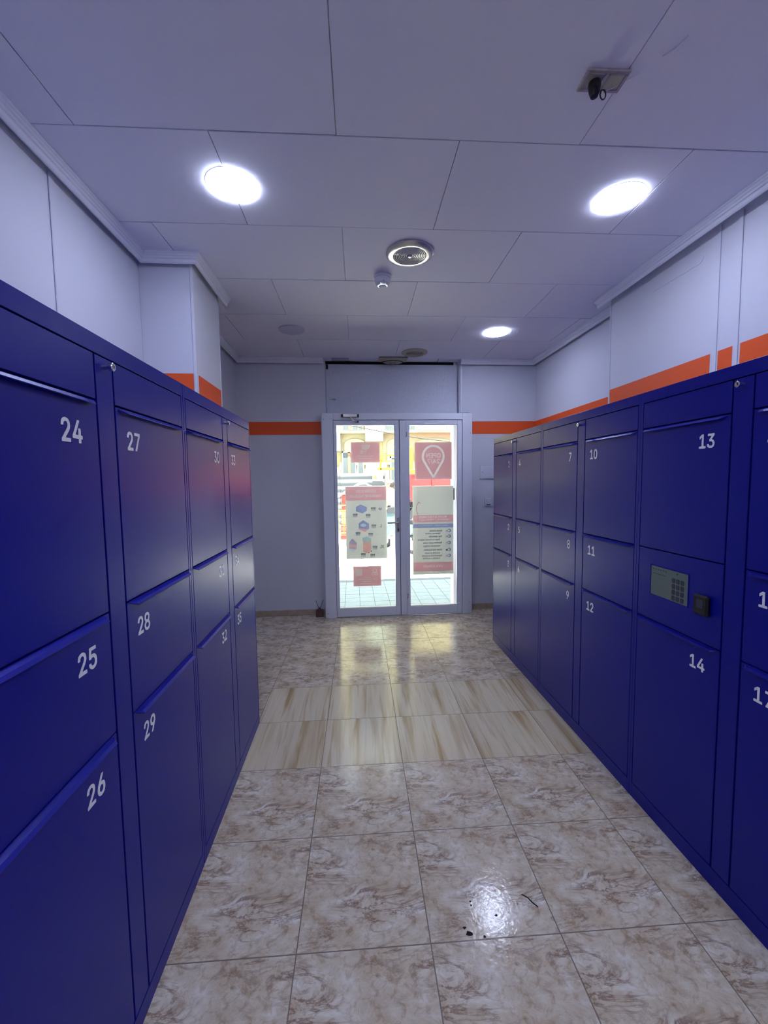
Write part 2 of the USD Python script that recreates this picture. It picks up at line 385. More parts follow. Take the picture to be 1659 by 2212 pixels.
tag(obj('roof', bx(WL - 0.2, WRF + 0.2, YREAR - 0.2, 5.08, ZC + 0.1, 3.42), 'stucco_cream', smooth=False), 'flat slab added out of view to block light and shade the pavement', 'roof', kind='structure')  # unseen slab added to keep light out; height shades pavement to the kerb


def sweep_corner(path, prof, gap=0.0):
    """A moulding along a level path; prof: (distance from the wall to the left-hand side, z). Corners are mitred."""
    path = np.array(path, float); n = len(path); d = path[1:] - path[:-1]; d /= np.linalg.norm(d, axis=1, keepdims=True); nrm = np.c_[-d[:, 1], d[:, 0]]
    rows = []
    for i in range(n):
        a, b = nrm[max(i - 1, 0)], nrm[min(i, n - 2)]; k = a + b; k = k / (k @ a)
        rows.append([(*(path[i] + k * (q + gap)), z) for q, z in prof])
    V = np.array(rows).reshape(-1, 3); m = len(prof); f = []
    for i in range(n - 1):
        for j in range(m):
            p, q, s, w = i * m + j, i * m + (j + 1) % m, (i + 1) * m + (j + 1) % m, (i + 1) * m + j
            f += [(p, q, s), (p, s, w)]
    for j in range(1, m - 1): f += [(0, j, j + 1), ((n - 1) * m, (n - 1) * m + j + 1, (n - 1) * m + j)]
    t = trimesh.Trimesh(V, np.array(f), process=False); t.fix_normals(); return t


CORN = [(0.030, 2.897), (0.040, 2.894), (0.047, 2.900), (0.049, 2.916), (0.056, 2.919), (0.058, 2.929), (0.065, 2.932), (0.067, 2.940), (0.073, 2.943), (0.074, 2.9515), (0.030, 2.9515)]
CW = {'cat': 'cornice', 'kind': 'structure'}
tag(obj('trim', sweep_corner([(WL, YREAR), (WL, PY0), (PX, PY0), (PX, PY1 + 0.075)], [(-q, z) for q, z in CORN]), 'cornice_white', smooth=20), 'white stepped cornice along the left wall and round the pilaster', **CW)
tag(obj('trim', sweep_corner([(WL, PY1 + 0.12), (WL, YB), (-0.31, YB)], [(-q, z) for q, z in CORN]), 'cornice_white', smooth=20), 'white stepped cornice in the far left corner beyond the pilaster', **CW)
tag(obj('trim', sweep_corner([(WRN, YREAR), (WRN, YJ + 0.06)], [(q, z) for q, z in CORN], 0.03), 'cornice_white', smooth=20), 'white stepped cornice above the orange stripe on the near right wall', **CW)
tag(obj('trim', sweep_corner([(WRF, YJ + 0.1), (WRF, YB), (1.262, YB)], [(q, z) for q, z in CORN], 0.0), 'cornice_white', smooth=20), 'white stepped cornice in the far right corner by the door', **CW)
e = 0.0012
stripes = [
    ('orange painted stripe on the street wall left of the door', [bx(WL, -0.352, YB - e, YB, SZ0, SZ1)]),
    ('orange painted stripe on the street wall right of the door', [bx(1.362, WRF, YB - e, YB, SZ0, SZ1)]),
    ('orange painted stripe round the left pilaster above the lockers', [bx(WL, -0.988, PY0 - e, PY0, SZ0, SZ1), bx(PX, PX + e, PY0 + 0.034, PY1 - 0.012, SZ0, SZ1)]),
    ('orange painted stripe on the left wall beyond the pilaster', [bx(WL, WL + e, PY1, YB, SZ0, SZ1)]),
    ('orange painted stripe on the recessed far part of the right wall', [bx(WRF - e, WRF, YJ, YB, SZ0, SZ1)]),
    ('long orange painted stripe on the right wall between jog and joint strips', [bx(WRN - e, WRN, 2.238, YJ - 0.016, SZ0, SZ1)]),
    ('short orange painted stripe between the two joint strips on the right wall', [bx(WRN - e, WRN, 2.100, 2.187, SZ0, SZ1)]),
    ('orange painted stripe on the right wall nearest the viewer', [bx(WRN - e, WRN, YREAR, 2.055, SZ0, SZ1)])]
for lab, ms in stripes: tag(obj('trim', ms, 'stripe_orange', smooth=False), lab, 'stripe', kind='structure')
base = thing('baseboard_back', 'low brown stone skirting along the street wall', 'baseboard', kind='structure')
for x0, x1 in ((WL, -0.80), (-0.797, -0.345), (1.37, 1.80), (1.803, WRF)):
    obj('skirting_tile', bx(x0, x1, YB - 0.011, YB, 0.001, 0.067, 0.002), 'stone_skirting', base)
tk = thing('cable_trunking', 'white cable trunking dropping from the ceiling beside the door frame', 'trunking')
obj('vertical_duct', bx(1.264, 1.288, YB - 0.018, YB, 2.365, 2.93, 0.002), 'plate_white', tk)
obj('horizontal_duct', bx(1.264, 1.372, YB - 0.020, YB, 2.352, 2.374, 0.002), 'plate_white', tk)
obj('cover_box', bx(1.290, 1.372, YB - 0.014, YB, 2.318, 2.350, 0.002), 'plate_white', tk)

# ------------------------------------------------------------------ ceiling fittings


def downlight(x, y, label, on=True):
    t = thing('ceiling_light', label, 'ceiling light', (x, y, ZC), group='round ceiling lights')
    obj('rim', lathe([(0.1145, 0.0), (0.1185, 0.0), (0.1180, -0.0016), (0.1145, -0.0018), (0.1145, 0.0)], n=64), 'lamp_off', t)
    a = np.linspace(0, 1, 9); prof = [(0, -0.001), (0.1140, -0.001), (0.1140, -0.0035)] + [(0.107 + 0.007 * math.cos(k * PI / 2), -0.0040 - 0.0042 * math.sin(k * PI / 2)) for k in a[:-1]] + [(0.06, -0.0085), (0, -0.009)]
    if not on: prof = [(0, -0.001), (0.114, -0.001), (0.114, -0.010), (0.110, -0.013), (0, -0.014)]
    obj('diffuser', lathe(prof, n=64), 'lamp_glow' if on else 'lamp_off', t)
    return t


downlight(-0.538, 2.085, 'round lit ceiling light above the left lockers')
downlight(1.352, 2.070, 'round lit ceiling light above the right lockers, near the viewer')
downlight(1.378, 3.915, 'round lit ceiling light nearest the door on the right')
downlight(-0.531, 3.913, 'round unlit ceiling light beyond the left pilaster', False)
for x, y in ((-0.54, 0.245), (1.35, 0.235), (-0.54, -1.59), (1.35, -1.60)):
    downlight(x, y, 'round lit ceiling light behind the viewer')

t = thing('exhaust_grille', 'round chrome exhaust grille with concentric rings on the ceiling', 'ceiling vent', (0.372, 2.612, ZC))
obj('flange', lathe([(0.098, -0.002), (0.145, -0.002), (0.145, -0.008), (0.138, -0.015), (0.118, -0.021), (0.102, -0.020), (0.098, -0.014)], n=72), 'flange_silver', t)
obj('backing', lathe([(0, -0.003), (0.099, -0.003), (0.099, -0.005), (0, -0.005)], n=48), 'vent_dark', t)
for k in range(8):
    r = 0.019 + k * 0.0102
    obj('ring', lathe([(r, -0.012), (r + 0.0052, -0.012), (r + 0.0062, -0.017), (r + 0.0045, -0.0195), (r, -0.018), (r, -0.012)], n=56), 'grille_silver', t)
obj('hub', lathe([(0, -0.006), (0.014, -0.006), (0.014, -0.020), (0.009, -0.026), (0, -0.027)], n=32), 'chrome', t)
obj('strut', [bx(-0.099, 0.099, -0.004, 0.004, -0.012, -0.006), bx(-0.004, 0.004, -0.099, 0.099, -0.012, -0.006)], 'brushed_steel', t)

t = thing('smoke_detector', 'small white domed detector on the ceiling below the chrome grille', 'detector', (0.226, 2.905, ZC))
obj('mounting_base', lathe([(0, -0.001), (0.056, -0.001), (0.058, -0.006), (0.057, -0.018), (0, -0.018)], n=48), 'plate_white', t)
obj('housing', lathe([(0, -0.018), (0.053, -0.018), (0.054, -0.034), (0.047, -0.050), (0.036, -0.058), (0, -0.058)], n=48), 'plate_white', t)
obj('collar', lathe([(0.027, -0.056), (0.036, -0.056), (0.034, -0.066), (0.027, -0.067)], n=40), 'chrome', t)
obj('lens', lathe([(0, -0.056), (0.027, -0.056), (0.026, -0.066), (0.018, -0.073), (0, -0.076)], n=40), 'panel_grey', t)
obj('indicator', lathe([(0, 0), (0.003, 0), (0.003, -0.002), (0, -0.002)], 0.004, -0.050, 12, -0.048), 'gasket_black', t)

t = thing('old_vent', 'round beige grille on the ceiling in front of the door', 'ceiling vent', (0.692, 4.545, ZC))
obj('flange', lathe([(0.088, -0.001), (0.140, -0.001), (0.140, -0.006), (0.128, -0.014), (0.100, -0.018), (0.088, -0.012)], n=56), 'vent_beige', t)
obj('backing', lathe([(0, -0.002), (0.09, -0.002), (0.09, -0.004), (0, -0.004)], n=40), 'vent_dark', t)
for k in range(7):
    r = 0.012 + k * 0.0112; obj('ring', lathe([(r, -0.006), (r + 0.0055, -0.006), (r + 0.0055, -0.013), (r, -0.013), (r, -0.006)], n=40), 'vent_beige', t)
t = thing('old_vent', 'grimy flat-plated grille on the ceiling edge right above the door panel', 'ceiling vent', (0.478, 4.788, ZC))
obj('plate', bx(-0.165, 0.165, -0.08, 0.085, -0.012, -0.001, 0.003), 'vent_beige', t)
obj('shadow_gap', bx(-0.158, 0.158, -0.084, -0.079, -0.006, -0.001), 'vent_dark', t)  # solid dark strip painted in for the shadow along the plate edge
obj('grille_dome', xf(lathe([(0, -0.012), (0.128, -0.012), (0.128, -0.022), (0.115, -0.036), (0.085, -0.048), (0.04, -0.054), (0, -0.056)], n=48), np.diag([1, 0.62, 1])), 'vent_beige', t)
for k in range(4): obj('ring', lathe([(0.11 - k * 0.026, -0.034 - k * 0.006), (0.118 - k * 0.026, -0.034 - k * 0.006), (0.114 - k * 0.026, -0.043 - k * 0.005)], n=40).apply_scale((1, 0.62, 1)), 'vent_dark', t)

t = thing('ceiling_socket', 'metal double socket plate with a black plug on the ceiling', 'socket', (0.90, 1.485, ZC), rotz=-0.02)
obj('plate', bx(-0.077, 0.077, -0.042, 0.042, -0.010, -0.001, 0.003), 'plate_metal', t)
for x in (-0.037, 0.037):
    obj('socket_frame', [bx(x - 0.030, x + 0.030, -0.030, -0.026, -0.013, -0.009), bx(x - 0.030, x + 0.030, 0.026, 0.030, -0.013, -0.009), bx(x - 0.030, x - 0.026, -0.030, 0.030, -0.013, -0.009), bx(x + 0.026, x + 0.030, -0.030, 0.030, -0.013, -0.009)], 'plate_metal', t)
obj('socket_well', [bx(0.013, 0.061, -0.024, 0.024, -0.0108, -0.0098)], 'vent_beige', t)
pl = obj('plug', [lathe([(0, -0.010), (0.020, -0.010), (0.021, -0.018), (0.018, -0.040), (0.012, -0.056), (0, -0.058)], -0.030, 0.004, 32), rot(lathe([(0, 0), (0.010, 0), (0.008, -0.022), (0, -0.024)], n=24), (1, 0, 0), -0.5, (0, 0, 0)).apply_translation((-0.034, -0.010, -0.040))], 'black_plastic', t)
a = np.linspace(0, 2 * PI, 25); obj('cord_loop', tube(np.c_[-0.008 + 0.010 * np.cos(a), -0.012 + 0 * a, -0.062 + 0.016 * np.sin(a)], 0.0022, 8), 'black_plastic', pl)
obj('clip', rot(lathe([(0, -0.004), (0.006, -0.004), (0.006, 0.008), (0, 0.008)], n=20), (1, 0, 0), 0.7).apply_translation((-0.008, -0.004, -0.048)), 'chrome', pl)
t = thing('ceiling_wire', 'thin white wire taped along the ceiling from the socket plate', 'wire')
obj('wire_run', tube([(0.915, 1.515, ZC - 0.014), (0.945, 1.502, ZC - 0.012), (0.975, 1.482, ZC - 0.006), (1.012, 1.455, ZC - 0.0015)], 0.0014, 6), 'plate_white', t)
obj('wire_run', tube([(1.050, 1.398, ZC - 0.0012), (1.072, 1.368, ZC - 0.0022), (1.083, 1.330, ZC - 0.0022)], 0.0016, 6), 'plate_white', t)

# ------------------------------------------------------------------ lockers
DOOR_A, KEY, DOOR_B = (0.020, 0.461), (0.4675, 0.5395), (0.546, 0.982)
LEV = [(1.232, 1.7675), (0.9085, 1.2275), (0.062, 0.9045)]     # door heights
ZTOP, ZFAS = 1.935, (1.7725, 1.884)


def number_mesh(s, x, z, align):
    return moved(xf(text(s, 0.0505, 0.0008, True, 0.86, align), FRONT), x, -0.0001, z)


def locker_bank(origin, rz, cols, label, depth, dz=0.0, side=''):
    t = thing('locker_bank', label, 'lockers', origin, rz, group='blue locker banks')
    H = ZTOP + dz; b0 = LEV[2][0] + dz - 0.004
    body = [bx(0.001, 0.999, 0.021, depth, 0.002, H, 0.001), bx(0.0, 0.0165, 0, 0.022, 0.0, H, 0.0008), bx(0.9855, 1.0, 0, 0.022, 0.0, H, 0.0008), bx(0.0165, 0.9855, 0, 0.022, ZFAS[1] + dz + 0.004, H, 0.0008), bx(0.0165, 0.9855, 0, 0.022, 0.0, b0, 0.0008)]
    obj('body', body, 'locker_blue', t)
    kp = obj('service_panel', bx(KEY[0], KEY[1], 0.0, 0.02, b0 + 0.004, ZFAS[1] + dz, 0.001), 'locker_blue', t)
    xk, zk = 0.503, 1.861 + dz
    lk = xf(lathe([(0, 0), (0.0065, 0), (0.0065, 0.012), (0.0105, 0.014), (0.0105, 0.024), (0.009, 0.0255), (0.0055, 0.0255), (0.0055, 0.0225), (0, 0.0225)], n=32), FRONT)
    obj('lock', moved(lk, xk, 0, zk), 'chrome', kp)
    obj('key_slot', bx(xk - 0.0012, xk + 0.0012, -0.0240, -0.0225, zk - 0.004, zk + 0.004), 'gasket_black', kp)
    for (x0, x1), nums, near_right in ((DOOR_A, cols[0], True), (DOOR_B, cols[1], False)):
        obj('fascia', bx(x0, x1, 0, 0.02, ZFAS[0] + dz, ZFAS[1] + dz, 0.001), 'locker_blue', t)
        for (z0, z1), num in zip(LEV, nums):
            z0 += dz; z1 += dz
            if num == 'panel':
                cp = obj('control_panel', bx(x0, x1, 0, 0.02, z0, z1, 0.001), 'locker_blue', t)
                sx0, sx1, sz0, sz1 = 0.102, 0.308, 1.038 + 0.001, 1.168
                obj('screen_surround', [bx(sx0 - 0.006, sx0, -0.004, 0.001, sz0 - 0.004, sz1 + 0.004), bx(sx1, sx1 + 0.003, -0.002, 0.001, sz0 - 0.003, sz1 + 0.003), bx(sx0, sx1, -0.002, 0.001, sz0 - 0.004, sz0), bx(sx0, sx1, -0.002, 0.001, sz1, sz1 + 0.003)], 'locker_blue', cp)
                obj('screen', bx(sx0, sx1, -0.001, 0.003, sz0, sz1), 'screen_glass', cp)
                w, h, g = 0.0180, 0.0205, 0.0232
                for r in range(4):
                    for c in range(3):
                        kx, kz = sx0 + 0.122 + c * g, sz1 - 0.041 - r * 0.0245
                        obj('key', xf(prism(sbox(kx, kz - h / 2, kx + w, kz + h / 2).buffer(-0.005).buffer(0.005), 0.0010, 0.0018), FRONT), 'screen_key', cp)
                ink = [bx(sx0 + 0.012 + k * 0.0145, sx0 + 0.018 + k * 0.0145, -0.0014, -0.0009, sz1 - 0.016, sz1 - 0.009) for k in range(6)] + [bx(sx0 + 0.145, sx0 + 0.153, -0.0014, -0.0009, sz1 - 0.014, sz1 - 0.007)] + [bx(sx0 + 0.012, sx0 + 0.085, -0.0014, -0.0009, sz1 - 0.034, sz1 - 0.031)]
                obj('screen_icon', ink, 'screen_ink', cp)
                rd = obj('card_reader', [bx(0.352, 0.418, -0.020, 0.001, 1.030, 1.108, 0.007)], 'black_plastic', cp)
                obj('reader_window', bx(0.372, 0.402, -0.0212, -0.0195, 1.058, 1.092, 0.0004), 'screen_key', cp)
                continue
            if num is None: continue
            d = obj('door', bx(x0, x1, 0, 0.02, z0, z1, 0.001), 'locker_blue', t)
            xa, xb, en = x0 + (0.006 if near_right else 0.014), x1 - (0.014 if near_right else 0.006), 0.014
            prof = [(0.0005, -0.0005), (-0.0015, -0.0008), (-0.0110, -0.0050), (-0.0175, -0.0125), (-0.0165, -0.0140), (0.0005, -0.0085)]
            rows = [[(xa, 0.0005, z1 + q[1] * 0.3 - 0.001) for q in prof]] + [[(x, q[0], z1 + q[1]) for q in prof] for x in (xa + en, xb - en)] + [[(xb, 0.0005, z1 + q[1] * 0.3 - 0.001) for q in prof]]
            V = np.array(rows).reshape(-1, 3); n = len(prof); f = []
            for i in range(3):
                for j in range(n):
                    p, q, s, w = i * n + j, i * n + (j + 1) % n, (i + 1) * n + (j + 1) % n, (i + 1) * n + j
                    f += [(p, q, s), (p, s, w)]
            m = trimesh.Trimesh(V, np.array(f), process=False); m.fix_normals()
            obj('handle_lip', m, 'locker_blue', d, smooth=25)
            zn = z1 - 0.060 - 0.0505
            obj('number', number_mesh(num, 0.400 if near_right else 0.596, zn, 'right' if near_right else 'left'), 'number_white', d, smooth=False)
    return t


DL, DR, RZ = 0.62, 0.64, 0.012
locker_bank((XL, 0.634, 0), PI / 2, (('24', '25', '26'), ('27', '28', '29')), 'nearest blue locker bank on the left with doors 24 to 29', DL)
locker_bank((XL, 1.637, 0), PI / 2, (('30', '31', '32'), ('33', '34', '35')), 'far blue locker bank on the left with doors 30 to 35', DL)
locker_bank((XR, 3.843, 0), -PI / 2, (('1', '2', '3'), ('4', '5', '6')), 'farthest blue locker bank on the right with doors 1 to 6', DR, RZ)
locker_bank((XR, 2.842, 0), -PI / 2, (('7', '8', '9'), ('10', '11', '12')), 'middle blue locker bank on the right with doors 7 to 12', DR, RZ)
locker_bank((XR, 1.841, 0), -PI / 2, (('13', 'panel', '14'), ('15', '16', '17')), 'nearest blue locker bank on the right with the touch screen', DR, RZ)

# ------------------------------------------------------------------ entrance door
door = thing('door_1', 'white aluminium double glass entrance door seen from inside', 'door', kind='structure')
y0, y1 = YD, YB + 0.03
fr = [bx(-0.335, -0.212, y0, y0 + 0.05, 0.002, 2.325, 0.003), bx(1.254, 1.366, y0, y0 + 0.05, 0.002, 2.325, 0.003), bx(-0.212, 1.254, y0, y0 + 0.05, 2.250, 2.325, 0.002),
      bx(-0.345, -0.228, y0 + 0.05, YB, 0.002, 2.318), bx(1.27, 1.36, y0 + 0.05, YB, 0.002, 2.318), bx(-0.228, 1.27, y0 + 0.06, y1 + 0.05, 2.252, 2.318), bx(-0.298, -0.24, YB, y1 + 0.05, 0.002, 2.3), bx(1.26, 1.30, YB, y1, 0.002, 2.3)]
obj('frame', fr, 'alu_white', door)
obj('frame_screw', [xf(cyl(0.004, 0, 0.0015, n=12), np.c_[FRONT, (x, y0, z)]) for x, z in ((-0.312, 0.055), (-0.312, 2.255), (1.345, 2.1), (1.345, 0.14))], 'gasket_black', door)
obj('mitre_joint', [tube([(-0.328, y0, 2.317), (-0.214, y0, 2.252)], 0.0016, 6), tube([(1.36, y0, 2.317), (1.256, y0, 2.252)], 0.001, 6)], 'panel_grey', door)


def leaf(x0, x1, gx0, gx1, extra=()):
    z0, z1, gz0, gz1, ya, yb = 0.012, 2.246, 0.108, 2.197, YD + 0.006, YD + 0.056
    ms = [bx(x0, gx0, ya, yb, z0, z1, 0.002), bx(gx1, x1, ya, yb, z0, z1, 0.002), bx(gx0, gx1, ya, yb, z0, gz0, 0.002), bx(gx0, gx1, ya, yb, gz1, z1, 0.002)]
    o = obj('door_leaf', ms + list(extra), 'alu_white', door)
    obj('glazing_bead', [bx(gx0, gx0 + 0.006, ya + 0.006, ya + 0.03, gz0, gz1), bx(gx1 - 0.006, gx1, ya + 0.006, ya + 0.03, gz0, gz1), bx(gx0, gx1, ya + 0.006, ya + 0.03, gz0, gz0 + 0.006), bx(gx0, gx1, ya + 0.006, ya + 0.03, gz1 - 0.006, gz1)], 'alu_white', o)
    obj('glass_pane', bx(gx0 + 0.001, gx1 - 0.001, YD + 0.032, YD + 0.038, gz0 + 0.001, gz1 - 0.001), 'pane', o, smooth=False)
    return o


lf = leaf(-0.208, 0.527, -0.180, 0.478)
hz = 1.096
obj('lever_handle', [bx(0.492, 0.518, YD - 0.004, YD + 0.007, hz - 0.115, hz + 0.05, 0.004), xf(cyl(0.012, 0, 0.045, n=24), np.c_[FRONT, (0.506, YD, hz)]), tube([(0.508, YD - 0.045, hz), (0.49, YD - 0.048, hz), (0.43, YD - 0.048, hz - 0.002), (0.398, YD - 0.044, hz - 0.004), (0.388, YD - 0.034, hz - 0.004)], 0.009, 12)], 'brushed_steel', lf)
obj('keyhole', [xf(cyl(0.008, 0, 0.006, n=20), np.c_[FRONT, (0.506, YD - 0.002, hz - 0.083)]), bx(0.502, 0.510, YD - 0.007, YD - 0.002, hz - 0.104, hz - 0.082, 0.001)], 'gasket_black', lf)
rf = leaf(0.592, 1.250, 0.638, 1.196, [bx(0.532, 0.600, YD - 0.004, YD + 0.050, 0.012, 2.243, 0.003)])
for zb, s in ((2.085, 1), (0.232, -1)):
    obj('flush_bolt', [bx(0.612, 0.618, YD - 0.010, YD + 0.007, zb - 0.02, zb + 0.03, 0.001), tube([(0.615, YD - 0.008, zb - 0.004), (0.603, YD - 0.014, zb - 0.026)], 0.004, 8), tube([(0.615, YD - 0.008, zb + 0.012), (0.607, YD - 0.012, zb + 0.030)], 0.003, 8)], 'brushed_steel', rf)
    obj('bolt_rod', bx(0.606, 0.616, YD + 0.002, YD + 0.008, zb + (0.05 if s > 0 else -0.22), 2.246 if s > 0 else zb - 0.03), 'panel_grey', rf)
obj('pull_handle', bx(1.148, 1.180, YD + 0.075, YD + 0.11, 1.335, 1.475, 0.004), 'gasket_black', rf)
obj('threshold', bx(-0.21, 1.25, YD + 0.0, YD + 0.07, 0.0, 0.009, 0.002), 'brushed_steel', door)
obj('leaf_gap', [bx(0.5275, 0.5315, YD + 0.02, YD + 0.05, 0.012, 2.246), bx(-0.2115, -0.2085, YD + 0.02, YD + 0.05, 0.012, 2.246), bx(1.2505, 1.2535, YD + 0.02, YD + 0.05, 0.012, 2.246), bx(-0.21, 1.25, YD + 0.02, YD + 0.05, 2.2462, 2.2498)], 'gasket_black', door)
cl = obj('door_closer', [bx(-0.100, 0.060, YD - 0.040, YD, 2.272, 2.312, 0.006)], 'brushed_steel', door)
obj('closer_bracket', [bx(-0.118, -0.100, YD - 0.012, YD, 2.276, 2.31, 0.002), bx(0.060, 0.078, YD - 0.012, YD, 2.276, 2.31, 0.002), bx(0.045, 0.075, YD - 0.02, YD + 0.006, 2.222, 2.234, 0.002)], 'gasket_black', cl)
obj('closer_arm', [tube([(-0.015, YD - 0.03, 2.272), (-0.012, YD - 0.05, 2.262), (0.02, YD - 0.055, 2.240), (0.056, YD - 0.02, 2.228)], [0.008, 0.012, 0.010, 0.006], 10)], 'chrome', cl)

# ------------------------------------------------------------------ posters on the outer face of the glass (read from the street, so mirrored from inside)
YP = YD + 0.0395


def rect(x0, x1, z0, z1): return sbox(x0, z0, x1, z1)


def glyphs(lines):
    """The outline of mirrored lettering. lines: (text, x, baseline z, cap height, bold, align, width); x is the right-hand end where align is 'left', else the centre."""
    out = []
    for s, x, z, h, bold, al, w in lines:
        m = text(s, h, 0.01, bold); m.vertices[:, 0] *= w / m.vertices[:, 0].max()
        v = m.vertices[:, :2] * [-1, 1] + [x + (w / 2 if al == 'center' else 0), z]
        out += [Polygon(v[f]) for f in m.faces[m.face_normals[:, 2] > 0.9]]
    return unary_union([p.buffer(1e-5) for p in out if p.area > 1e-12])


def poster(label, cat, layers):
    """A printed vinyl sheet: a flat mosaic in which later layers replace the earlier ones. layers: (part name, material, outline)."""
    t = thing('poster', label, cat)
    for i, (name, m, g) in enumerate(layers):
        for later in layers[i + 1:]: g = g.difference(later[2])
        ps = [p for p in getattr(g, 'geoms', [g]) if p.geom_type == 'Polygon' and p.area > 1e-8]
        if not ps: continue
        obj(name, [moved(xf(prism(p, 0, 0.0004), FRONT), 0, YP + 0.0006, 0) for p in ps], 'vinyl_' + m, t, smooth=False)
    return t


U = unary_union
C = 0.1448
camera_symbol = U([Polygon([(0.104, 1.973), (0.200, 1.977), (0.200, 1.964), (0.180, 1.928), (0.118, 1.924), (0.106, 1.940)]).buffer(0.003), rect(0.150, 0.160, 1.898, 1.928), rect(0.112, 0.160, 1.897, 1.907), rect(0.089, 0.116, 1.877, 1.917).buffer(-0.006).buffer(0.006)])
poster('small pink-red video surveillance sign at the top of the left door pane', 'sign', [
    ('backing', 'red', rect(-0.0165, 0.308, 1.775, 2.006)), ('camera_symbol', 'symbol', camera_symbol),
    ('lettering', 'pink', glyphs([('VIDEO SURVEILLANCE', C, 1.8415, 0.0135, True, 'center', 0.193), ('VIDEOVIGILANCIA', C, 1.8155, 0.0135, True, 'center', 0.145)]))])


def hexa(cx, cz, w, h):
    return Polygon([(cx - w / 2, cz + h * .22), (cx - w * .06, cz + h / 2), (cx + w / 2, cz + h * .18), (cx + w / 2, cz - h * .20), (cx + w * .10, cz - h / 2), (cx - w / 2, cz - h * .26)])


def band(cx, cz, w, h, f0, f1):
    return hexa(cx, cz, w, h).intersection(Polygon([(cx - w, cz + h * (f0 + .10)), (cx + w, cz + h * (f0 - .10)), (cx + w, cz + h * (f1 - .10)), (cx - w, cz + h * (f1 + .10))])).buffer(0)


PX0, PX1, PZ0, PZ1 = -0.090, 0.378, 0.676, 1.507
L = [('backing', 'white', rect(PX0, PX1, PZ0, PZ1)), ('header', 'red', rect(PX0 + 0.004, PX1 - 0.004, 1.349, PZ1 - 0.004)),
     ('lettering', 'pale', glyphs([('LOCKER SIZES', C, 1.4377, 0.0289, True, 'center', 0.2275), ('TAMAÑOS DE TAQUILLAS', 0.142, 1.3835, 0.027, True, 'center', 0.365)]))]
for s_, x, z, h, w in (('M', 0.321, 1.235, 0.0264, 0.033), ('L', 0.320, 1.038, 0.0343, 0.0194), ('XL', 0.345, 0.795, 0.0354, 0.0494)): L.append(('size_letter', 'ink', glyphs([(s_, x, z, h, True, 'left', w)])))
L += [('suitcase_picture', 'blue', hexa(0.090, 1.252, 0.124, 0.103)), ('suitcase_picture', 'blue', hexa(0.1155, 1.054, 0.118, 0.138)), ('suitcase_base', 'red', band(0.1155, 1.054, 0.118, 0.138, -0.6, -0.22)), ('suitcase_top', 'lightblue', hexa(0.110, 1.064, 0.064, 0.042)),
      ('suitcase_picture', 'mauve', hexa(-0.0138, 0.835, 0.088, 0.156)), ('suitcase_stripe', 'salmon', band(-0.0138, 0.835, 0.088, 0.156, -0.16, 0.06)), ('suitcase_base', 'lightblue', band(-0.0138, 0.835, 0.088, 0.156, -0.6, -0.27)),
      ('suitcase_picture', 'salmon', U([rect(0.102, 0.194, 0.775, 0.895), hexa(0.148, 0.788, 0.092, 0.105)])), ('suitcase_top', 'teal', hexa(0.146, 0.900, 0.098, 0.070)), ('suitcase_wheel', 'ink', U([Point(0.168, 0.744).buffer(0.007), Point(0.196, 0.762).buffer(0.007)]))]
for qx, qz in ((0.2255, 1.246), (0.019, 1.178), (0.166, 1.171), (0.229, 1.049), (0.0475, 0.965), (0.1915, 0.954), (0.240, 0.803), (0.103, 0.720), (0.212, 0.711)):
    L += [('size_tag', 'tag', rect(qx - 0.026, qx + 0.026, qz, qz + 0.020)), ('size_tag', 'grey', rect(qx - 0.026, qx + 0.026, qz - 0.021, qz - 0.002)), ('size_line', 'grey', rect(qx - 0.017, qx + 0.017, qz + 0.007, qz + 0.012))]
poster('tall white poster with a pink-red header and luggage sizes on the left pane', 'poster', L)
ringp = lambda x, z, r, w: Point(x, z).buffer(r).difference(Point(x, z).buffer(r - w))
poster('small pink-red sign low on the left door pane', 'sign', [
    ('backing', 'red', rect(-0.0155, 0.306, 0.356, 0.588)), ('pale_square', 'symbol', rect(0.010, 0.088, 0.476, 0.560)),
    ('logo', 'pink', U([ringp(0.234, 0.535, 0.026, 0.006), ringp(0.252, 0.497, 0.018, 0.005), ringp(0.212, 0.495, 0.018, 0.005)])),
    ('small_print', 'pink', U([rect(0.11, 0.185, 0.455, 0.460), rect(0.04, 0.252, 0.434, 0.439), rect(0.085, 0.205, 0.407, 0.412), rect(0.045, 0.24, 0.383, 0.388)]))])
qx, qr = 0.923, 0.1325; qz = 1.9715 - qr
pin = U([Point(qx, qz).buffer(qr, 32), Polygon([(qx - qr * .93, qz - qr * .38), (qx + qr * .93, qz - qr * .38), (qx + 0.014, 1.603), (qx, 1.592), (qx - 0.014, 1.603)])])
poster('square pink-red sign with a map pin reading OPEN 24/7 on the right pane', 'sign', [
    ('backing', 'red', rect(0.709, 1.138, 1.576, 2.001)), ('map_pin', 'pink', pin.difference(pin.buffer(-0.024))),
    ('lettering', 'pink', glyphs([('OPEN', 0.926, 1.8275, 0.0485, True, 'center', 0.167), ('24/7', 0.925, 1.7615, 0.0475, True, 'center', 0.142)]))])
QX0, QX1, QZ0, QZ1 = 0.679, 1.158, 0.471, 1.502
rows = ((0.9733, 'Book online', 0.146, 0.9424, 'Reserva online', 0.1725), (0.907, 'Pay securely', 0.156, 0.871, 'Paga de forma segura', 0.262), (0.833, 'Receive your code', 0.2227, 0.796, 'Recibe tu código', 0.198), (0.750, 'Enter the location', 0.2146, 0.715, 'Accede al local', 0.180), (0.681, 'Store & GO explore!', 0.236, 0.652, 'Guarda y explora', 0.2015))
a = np.linspace(0, 1, 12); arc = LineString(np.c_[0.738 - 0.030 * np.sin(a * PI * .8) + 0.026 * a, 1.180 + 0.135 * a]).buffer(0.003)
